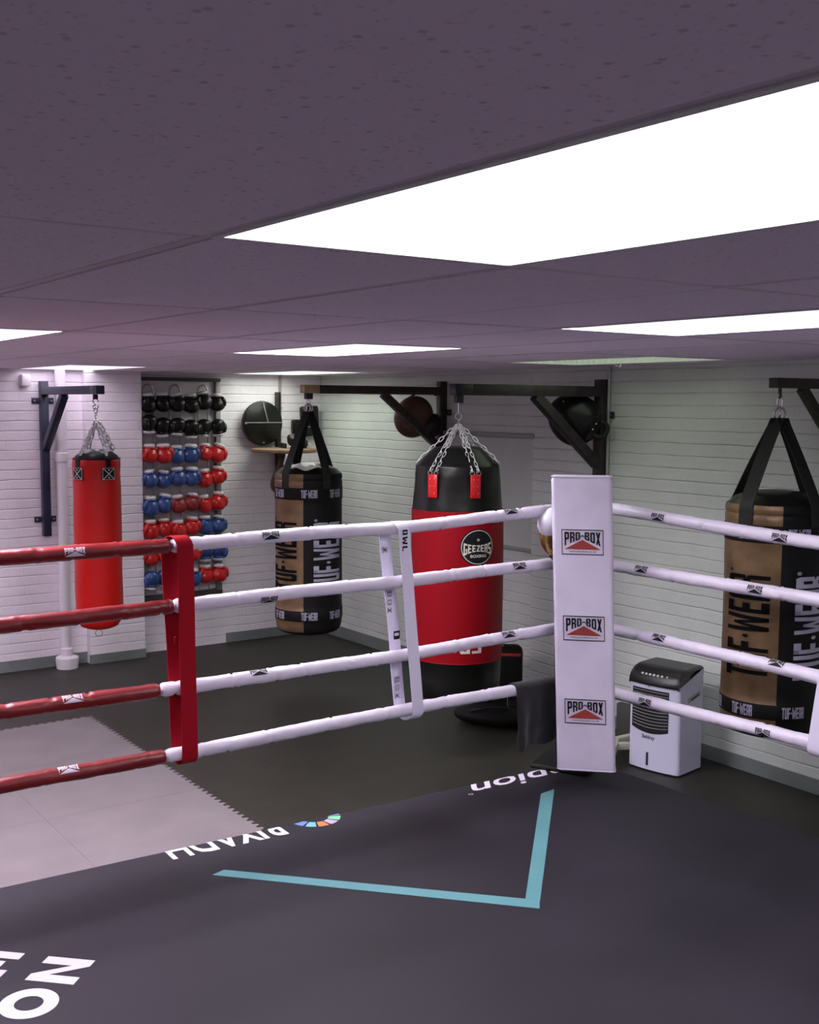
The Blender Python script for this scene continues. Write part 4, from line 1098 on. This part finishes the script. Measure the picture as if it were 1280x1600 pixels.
b = MB(); b.tube([(4.89, 8.905, 1.0), (4.89, 8.905, CEIL-.003)], .011, 12); b.box((4.89, 8.912, 2.05), (.04, .015, .02)); b.box((4.89, 8.912, 1.4), (.04, .015, .02))
tag(b.build('conduit', mat('painted_conduit', (.33, .29, .28), .5)), 'thin vertical conduit on the wall behind the speed ball platform', 'pipe')
b = MB(); b.tube([(WRX-.022, 5.215, .03), (WRX-.022, 5.215, CEIL-.003)], .011, 12)
for z in (2.0, 1.2): b.box((WRX-.016, 5.215, z), (.016, .045, .018))
tag(b.build('conduit', mat('grey_conduit', (.42, .42, .42), .35, metal=.4)), 'thin steel conduit on the right wall beside the smudged bracket', 'pipe')

# ------------------------------------------------------------------ speed ball station
sp = thing('speed_ball_platform', (4.86, 8.92, 1.60), 'round wooden speed ball platform on a dark wall bracket', 'speed ball platform')
b = MB(); b.lathe([(0, 1.672), (.27, 1.672), (.285, 1.678), (.288, 1.69), (.285, 1.702), (.27, 1.708), (0, 1.708)], (4.76, 8.60, 0), 48); b.build('board', M_wood, sp)
b = MB(); b.bar((4.86, 8.895, 1.42), (4.86, 8.895, 2.19), .04, .04, up=(0, 1, 0)); b.build('wall_upright', M_steelK, sp)
b = MB(); b.bar((4.86, 8.88, 1.73), (4.74, 8.55, 1.73), .03, .04); b.bar((4.86, 8.88, 1.45), (4.77, 8.62, 1.665), .025, .025); b.build('arm', M_steelK, sp)
b = MB(); b.lathe([(0, 1.672), (.02, 1.670), (.022, 1.65), (.012, 1.645), (.009, 1.63), (0, 1.628)], (4.70, 8.56, 0), 16); b.build('swivel', M_steelK, sp)
sb = thing('speed_ball', (4.70, 8.56, 1.34), 'brown leather pear-shaped speed ball hanging under the wooden platform', 'speed ball')
b = MB(); b.lathe([(0, 1.625), (.012, 1.62), (.022, 1.585), (.040, 1.54), (.066, 1.48), (.084, 1.43), (.088, 1.395), (.078, 1.355), (.055, 1.332), (.02, 1.322), (0, 1.32)], (4.70, 8.56, 0), 28); b.build('leather_body', M_brown, sb)
b = MB(); b.tube([(4.70, 8.56, 1.618), (4.70, 8.56, 1.632)], .007, 8); b.build('loop', M_blackM, sb)
# round black target
tg = thing('round_target', (4.668, 8.87, 1.92), 'round black wall target with thin metal spokes, left of the speed ball platform', 'punching target')
Ry = Matrix.Rotation(PI/2, 3, 'X')
b = MB(); b.lathe([(0, -.03), (.175, -.03), (.19, -.02), (.195, 0), (.19, .02), (.175, .03), (0, .03)], (4.668, 8.83, 1.918), 48, rot=Ry); b.build('pad', M_blackV, tg)
b = MB(); b.box((4.668, 8.796, 1.925), (.36, .006, .010)); b.bar((4.665, 8.796, 2.09), (4.71, 8.796, 1.93), .012, .006, up=(0, 1, 0)); b.build('metal_strip', M_steel, tg)
b = MB()
for dx, dz in ((0, .17), (-.17, 0), (0, -.17)): b.tube([(4.665+dx, 8.80, 1.92+dz), (4.665+dx, 8.79, 1.92+dz)], .009, 10)
b.build('bolt', M_steel, tg)
b = MB(); b.bar((4.668, 8.89, 1.92), (4.668, 8.92, 1.92), .08, .08, up=(1, 0, 0)); b.build('wall_mount', M_steelK, tg)
# black padded item with buckles on the platform
hg = thing('headguard', (4.86, 8.55, 1.71), 'black padded headguard with shiny buckles lying on the wooden platform', 'headguard')
b = MB(); b.ell((4.85, 8.52, 1.765), (.10, .075, .06), Matrix.Rotation(.45, 3, 'Y'), fn=lambda p: p*(1+.12*math.sin(p.x*4)), u=20, v=14); b.ell((4.79, 8.5, 1.775), (.05, .05, .05)); b.build('padding', M_gK, hg)
b = MB()
for i in range(4): b.ring((4.85+.03*i, 8.442+.012*i, 1.80-.018*i), (.2, -1, .3), .016, .0035, 14, 6)
b.build('buckle', M_chrome, hg)
# black pads hung by the corner
b = MB(); b.box((5.175, 8.88, 1.935), (.17, .07, .27), Matrix.Rotation(-.06, 3, 'Y'), bev=.02, seg=3)
k = b.build('focus_pad', M_gK, None); k2 = thing('focus_pad', (5.17, 8.90, 1.80), 'larger black pad with pale star print hung in the far corner', 'focus pad', 'black pads by the corner')
k.name = 'pad_body'; k.parent = k2; k.data.transform(parent_world(k2).inverted())
def star(cx, cy, r, n=8):
    return [[(cx, cy), (cx+r*math.cos(a-.12), cy+r*math.sin(a-.12)), (cx+r*1.1*math.cos(a), cy+r*1.1*math.sin(a)), (cx+r*math.cos(a+.12), cy+r*math.sin(a+.12))] for a in [2*PI*i/n for i in range(n)]]
decal('printed_star', [(star(.5, .62, .22), 0, 0), ([rect(.3, .30, .8, .325), rect(.42, .42, .6, .44)], 0, 0)], planar((5.085, 8.8445, 1.80), (.17, 0, 0), (0, 0, .27), (0, -1, 0), .001), [M_grey], k2)
b = MB(); b.box((5.045, 8.87, 1.885), (.11, .06, .13), bev=.015, seg=3); tag(b.build('focus_pad', M_gK), 'small plain black pad hung left of the star-printed pad', 'focus pad', 'black pads by the corner')

# ------------------------------------------------------------------ shields hung behind the brackets
def facing(x, y, tilt):
    az = math.atan2(-y, -x); return Matrix.Rotation(az, 3, 'Z') @ Matrix.Rotation(tilt, 3, 'X')
br_ = thing('body_shield', (5.12, 7.20, 1.85), 'round brown leather body shield hanging behind the rusty bracket', 'body shield')
Rm = Matrix.Rotation(PI, 3, 'Z') @ Matrix.Rotation(-.6, 3, 'X') @ Matrix.Rotation(.15, 3, 'Z')
cb = Vector((5.075, 7.125, 1.995)); Rm = Matrix.Rotation(math.radians(225), 3, 'Z') @ Matrix.Rotation(-.5, 3, 'X')
b = MB(); b.ell(cb, (.085, .150, .165), Rm, fn=lambda p: Vector((p.x*(1-.1*p.x), p.y, p.z)), u=28, v=18); b.build('leather_front', M_brown, br_)
def em(u, v, l):
    a = (u-.5)*.09; c_ = (v-.5)*.09; return Vector((5.10, 7.14, 2.02)) + Rm @ Vector((.101, .05+a, -.02+c_))
b = MB(); p = cb + Rm @ Vector((.078, -.01, -.06)); b.ring(p, Rm @ Vector((.9, -.05, -.35)), .034, .003, 24, 6); b.ring(p, Rm @ Vector((.9, -.05, -.35)), .018, .003, 18, 6); b.build('ring_logo', mat('pale_leather_print', (.28, .17, .12), .6), br_)
b = MB(); b.ell(cb+Rm @ Vector((-.01, .15, .0)), (.07, .085, .105), Rm, u=20, v=14); b.build('black_handle_pad', M_gK, br_)
b = MB(); b.tube(lerp_path([(5.08, 7.20, 2.14), (5.17, 7.12, 2.20), (5.25, 7.07, 2.16)], .01), .008, 6); b.build('hanging_loop', M_webK, br_)
bs = thing('body_protector', (5.06, 5.20, 1.85), 'large black padded body protector hanging behind the smudged bracket', 'body protector')
Rm = Matrix.Rotation(math.radians(222), 3, 'Z') @ Matrix.Rotation(-.55, 3, 'X')
c0 = Vector((5.075, 5.325, 1.995))
b = MB(); b.ell(c0, (.080, .175, .165), Rm, fn=lambda p: Vector((p.x, p.y*(1-.12*p.y), p.z)), u=32, v=20); b.build('padding', M_gK, bs)
b = MB(); b.tube(lerp_path([c0+Rm @ Vector((.03, .14, -.02)), c0+Rm @ Vector((.05, .20, .0)), c0+Rm @ Vector((.03, .19, .07)), c0+Rm @ Vector((0, .12, .08))], .01), .014, 8); b.build('strap', M_webK, bs)
b = MB()
for a, c_ in ((.12, .05), (.12, .01), (-.02, -.12), (.0, -.125), (-.13, .06)):
    p = c0+Rm @ Vector((.075, a, c_)); b.ell(p, (.007, .007, .007), u=8, v=6)
b.build('rivet', M_chrome, bs)
b = MB(); b.tube(lerp_path([c0+Vector((.03, 0, .13)), (5.12, 5.34, 2.20), (5.24, 5.30, 2.16)], .01), .008, 6); b.build('hanging_loop', M_webK, bs)

# white and gold glove hanging by the post
gg = thing('boxing_glove', (3.60, 4.03, 1.48), 'white and gold boxing glove hanging behind the corner pad', 'boxing glove')
Rm = Matrix.Rotation(-.25, 3, 'Y')
b = MB(); b.ell((3.695, 4.02, 1.53), (.088, .07, .075), Rm, u=26, v=18); b.build('white_fist', mat('white_glove_leather', (.75, .72, .82), .35, coat=.3), gg)
b = MB(); b.ell((3.712, 4.03, 1.455), (.076, .066, .095), Matrix.Rotation(-.35, 3, 'Y'), u=26, v=18); b.build('gold_panel', mat('gold_glove_leather', (.30, .17, .06), .18, metal=.8, var=.5, vscale=30), gg)
b = MB(); b.lathe([(.045, 0), (.05, -.03), (.052, -.06), (.045, -.065)], (3.745, 4.04, 1.37), 20, rot=Matrix.Rotation(-.3, 3, 'Y')); b.build('cuff', M_gK, gg)
b = MB(); b.tube(lerp_path([(3.70, 4.04, 1.40), (3.76, 4.05, 1.50), (3.81, 4.055, 1.60)], .01), .004, 6); b.build('lace', M_webK, gg)

# ------------------------------------------------------------------ floor items behind the bag and pad
ks = thing('kick_shield', (4.855, 5.83, 0), 'curved black kick shield with red stripe standing behind the big bag', 'kick shield')
fa = math.atan2(-5.62, -4.82); Rk = Matrix.Rotation(fa+PI/2, 3, 'Z') @ Matrix.Rotation(-.1, 3, 'X')
b = MB(); b.box((4.855, 5.83, .238), (.36, .13, .475), Rk, bev=.05, seg=4); b.build('foam_body', M_blackM, ks)
n_ = Rk @ Vector((0, -1, 0)); 
b = MB(); b.box(Vector((4.855, 5.83, .238))+Rk @ Vector((.0, .058 if n_.dot(Vector((-1, -1, 0))) < 0 else -.058, .172)), (.33, .022, .020), Rk, bev=.004); b.build('red_stripe', mat('red_edge_tape', (.6, .02, .015), .45), ks)
b = MB(); b.box(Vector((4.855, 5.83, .238))+Rk @ Vector((-.05, .0, .230)), (.20, .10, .012), Rk, bev=.004); b.build('red_stripe', MATS['red_edge_tape'], ks)
gb = thing('gym_bag', (4.66, 5.64, 0), 'low black soft bag lying on the dark floor under the big bag', 'bag')
b = MB(); b.ell((4.66, 5.64, .062), (.25, .12, .062), Matrix.Rotation(fa+PI/2-.3, 3, 'Z'), fn=lambda p: Vector((math.copysign(abs(p.x)**.6, p.x), math.copysign(abs(p.y)**.7, p.y), p.z)), u=28, v=14); b.build('soft_body', M_blackM, gb)
b = MB(); b.tube(lerp_path([(4.50, 5.66, .105), (4.58, 5.59, .130), (4.68, 5.53, .13), (4.76, 5.52, .10)], .01), .008, 6); b.build('carry_strap', M_webK, gb)
fr = thing('metal_foot_frame', (4.88, 4.62, 0), 'cream metal frame foot on the floor between pad and air cooler', 'metal frame')
b = MB(); b.bar((4.60, 4.50, .085), (4.86, 4.70, .085), .04, .05); b.bar((4.86, 4.70, .085), (5.10, 4.70, .085), .04, .05); b.bar((4.60, 4.50, .03), (4.60, 4.50, .085), .04, .04); b.bar((5.10, 4.70, 0.0), (5.10, 4.70, .085), .04, .04)
b.bar((4.60, 4.50, 0.0), (4.60, 4.50, .06), .04, .04); b.build('rail', M_creamM, fr)
b = MB(); b.bar((4.66, 4.72, .085), (4.92, 4.56, .085), .035, .04); b.bar((4.72, 4.68, .0), (4.72, 4.68, .07), .03, .03); b.build('cross_rail', M_creamM, fr)
b = MB(); b.box((5.13, 4.83, .12), (.05, .20, .24), Matrix.Rotation(.3, 3, 'Z'), bev=.006); tag(b.build('storage_board', mat('dark_olive_board', (.05, .055, .045), .6)), 'dark upright board against the wall behind the air cooler', 'board')

# ------------------------------------------------------------------ air cooler
AC = Vector((4.938, 4.388, 0)); az = math.radians(-170)   # direction the front faces
ac = thing('air_cooler', (AC.x, AC.y, 0), 'white air cooler with black slatted grille and dark sloping top', 'air cooler')
fx = Vector((math.cos(az), math.sin(az), 0)); sx = Vector((-fx.y, fx.x, 0))   # front, and side to the right seen from the front
if sx.dot(Vector((.8, -.58, 0))) < 0: sx = -sx
Wc, Dc, Hc = .335, .25, .605
def AP(u, d, z): return AC+sx*u+fx*d+Vector((0, 0, z))
def front_d(u): return Dc/2-.0+ .018*(1-(2*u/Wc)**2)      # bowed front
outline = []
nU = 14
for i in range(nU+1):
    u = -Wc/2+.02+(Wc-.04)*i/nU; outline.append((u, front_d(u)))
for q in range(1, 6):
    a = PI/2-q*PI/10; outline.append((Wc/2-.02+.02*math.cos(a), Dc/2-.018+.02*math.sin(a)-.0))
outline += [(Wc/2, -Dc/2+.01), (Wc/2-.01, -Dc/2), (-Wc/2+.01, -Dc/2), (-Wc/2, -Dc/2+.01)]
for q in range(5, 0, -1):
    a = PI/2-q*PI/10; outline.append((-(Wc/2-.02+.02*math.cos(a)), Dc/2-.018+.02*math.sin(a)))
def ztop(d):   # side profile of the shell: dips towards the front in a curve
    t_ = (d+Dc/2)/Dc
    return Hc-.012-.072*(1/(1+math.exp(-(t_-.62)*14)))
b = MB(); V = []; m = len(outline)
def zb(u, d): return .010
lev = [0, .33, .66, 1.]
for k in lev:
    for (u, d) in outline:
        z0 = zb(u, d); z1 = ztop(d)
        V.append(tuple(AP(u, d, z0+(z1-z0)*k)))
F = []
for i in range(len(lev)-1):
    for j in range(m): F.append((i*m+j, i*m+(j+1) % m, (i+1)*m+(j+1) % m, (i+1)*m+j))
F.append(tuple(range(m)))
b.add(V, F); b.build('shell', M_white, ac, True, 40)
# dark top: follows the same outline slightly proud, rounded over the front
b = MB()
def topf(u_, v_):
    u = (-.5+u_)*(Wc-.004); t_ = v_; 
    # v runs from the back over the top and down the front slope
    if t_ < .5: d = -Dc/2+.004+(Dc*.62)*(t_/.5); z = Hc-.004*0
    else:
        a = (t_-.5)/.5*PI/2*1.0; d = -Dc/2+.004+Dc*.62+(Dc*.38+.010)*math.sin(a); z = Hc-.088*(1-math.cos(a))
    d2 = d+(.018*(1-(2*u/Wc)**2) if t_ > .5 else 0)*((t_-.5)/.5 if t_ > .5 else 0)
    e = abs(2*u_-1); z -= .010*max(0, (e-.9)/.1)**2
    return AP(u, d2, z)
b.grid(topf, 24, 28)
for s_u in (0, 1):
    rim = [topf(s_u, v/28) for v in range(29)]; low = [Vector((p.x, p.y, min(p.z, ztop((p-AC).dot(fx))-.004))) for p in rim]
    V = [tuple(p) for p in rim]+[tuple(p) for p in low]; F = [(i, i+1, 29+i+1, 29+i) for i in range(28)]; b.add(V, F)
rim = [topf(u/24, 0) for u in range(25)]; V = [tuple(p) for p in rim]+[(p.x, p.y, Hc-.05) for p in rim]; b.add(V, [(i, i+1, 25+i+1, 25+i) for i in range(24)])
rim = [topf(u/24, 1) for u in range(25)]; V = [tuple(p) for p in rim]+[tuple(Vector((p.x, p.y, p.z-.012))-fx*.004) for p in rim]; b.add(V, [(i, i+1, 25+i+1, 25+i) for i in range(24)])
b.build('top_panel', M_dplast, ac, True, 60)
def facef(u, z, o=0): return AP(u, front_d(u)+o, z)
def fmap(u0, u1, z0, z1, o=.001): return lambda u, v, l: facef(u0+(u1-u0)*u, z0+(z1-z0)*v, o*(1+l))
# grille
decal('grille_recess', [([rect(0, 0, 1, 1)], 0, 0)], lambda u, v, l: facef(-.143+.245*u, .245+.235*v+(.022*(1-(2*u-1)**2)*-1*(1-v) if v < 1 else 0)-.0, .0012), [M_dplast], ac, nu=10, nv=8)
for i in range(12):
    z = .468-.0182*i
    b = MB(); b.tube([facef(-.138+.235*q/8, z-.012*(1-(q/4-1)**2)*(i/12), .003) for q in range(9)], .0017, 5); b.build('louvre', M_side, ac)
decal('printed_wordmark', [(font('Beldray', .02), 0, 0)], fmap(-.066, .018, .182, .212), [M_black], ac)
decal('small_mark', [(block('W'), 0, 0)], fmap(-.032, -.022, .492, .500), [M_black], ac)
# indicator window, buttons, side handle, castor
b = MB(); b.box(facef(-.028, .072, .001), (.014, .006, .076), Matrix((sx, fx, Vector((0, 0, 1)))).transposed(), bev=.0028); wl = b.build('water_level_window', M_dplast, ac)
decal('trim_line', [(frame(0, 0, 1, 1, .08, .02), 0, 0)], fmap(-.038, -.018, .030, .114, .0042), [M_side], wl)
for i in range(6):
    u = -.08+.026*i; tt = .5+.5*.62
    p = topf((u/Wc)+.5, .80); q = topf((u/Wc)+.5, .84); b = MB()
    b.bar(p+fx*.001, q+fx*.001, .014, .003, up=fx); b.build('button', mat('pale_button', (.6, .6, .6), .4), ac)
b = MB(); p = topf(.5+.085/Wc, .82); b.ell(p+fx*.001, (.007, .007, .007), u=10, v=8); b.build('indicator', MATS['pale_button'], ac)
b = MB(); Rs = Matrix((fx, sx, Vector((0, 0, 1)))).transposed(); b.box(AC+sx*(Wc/2)+fx*(-.02)+Vector((0, 0, .44)), (.13, .006, .028), Rs @ Matrix.Rotation(.22, 3, 'Y'), bev=.0029); b.build('side_handle', M_side, ac)
b = MB(); b.box(AC+sx*(Wc/2+.001)+fx*(-.03)+Vector((0, 0, .44)), (.09, .006, .014), Rs @ Matrix.Rotation(.22, 3, 'Y'), bev=.0029); b.build('handle_recess', M_dplast, ac)
for u, d in ((-.13, .10), (.13, .10), (-.13, -.1), (.13, -.1)):
    b = MB(); c = AP(u, d, .012); b.tube([c-sx*.01, c+sx*.01], .012, 12); b.build('castor', M_dplast, ac)
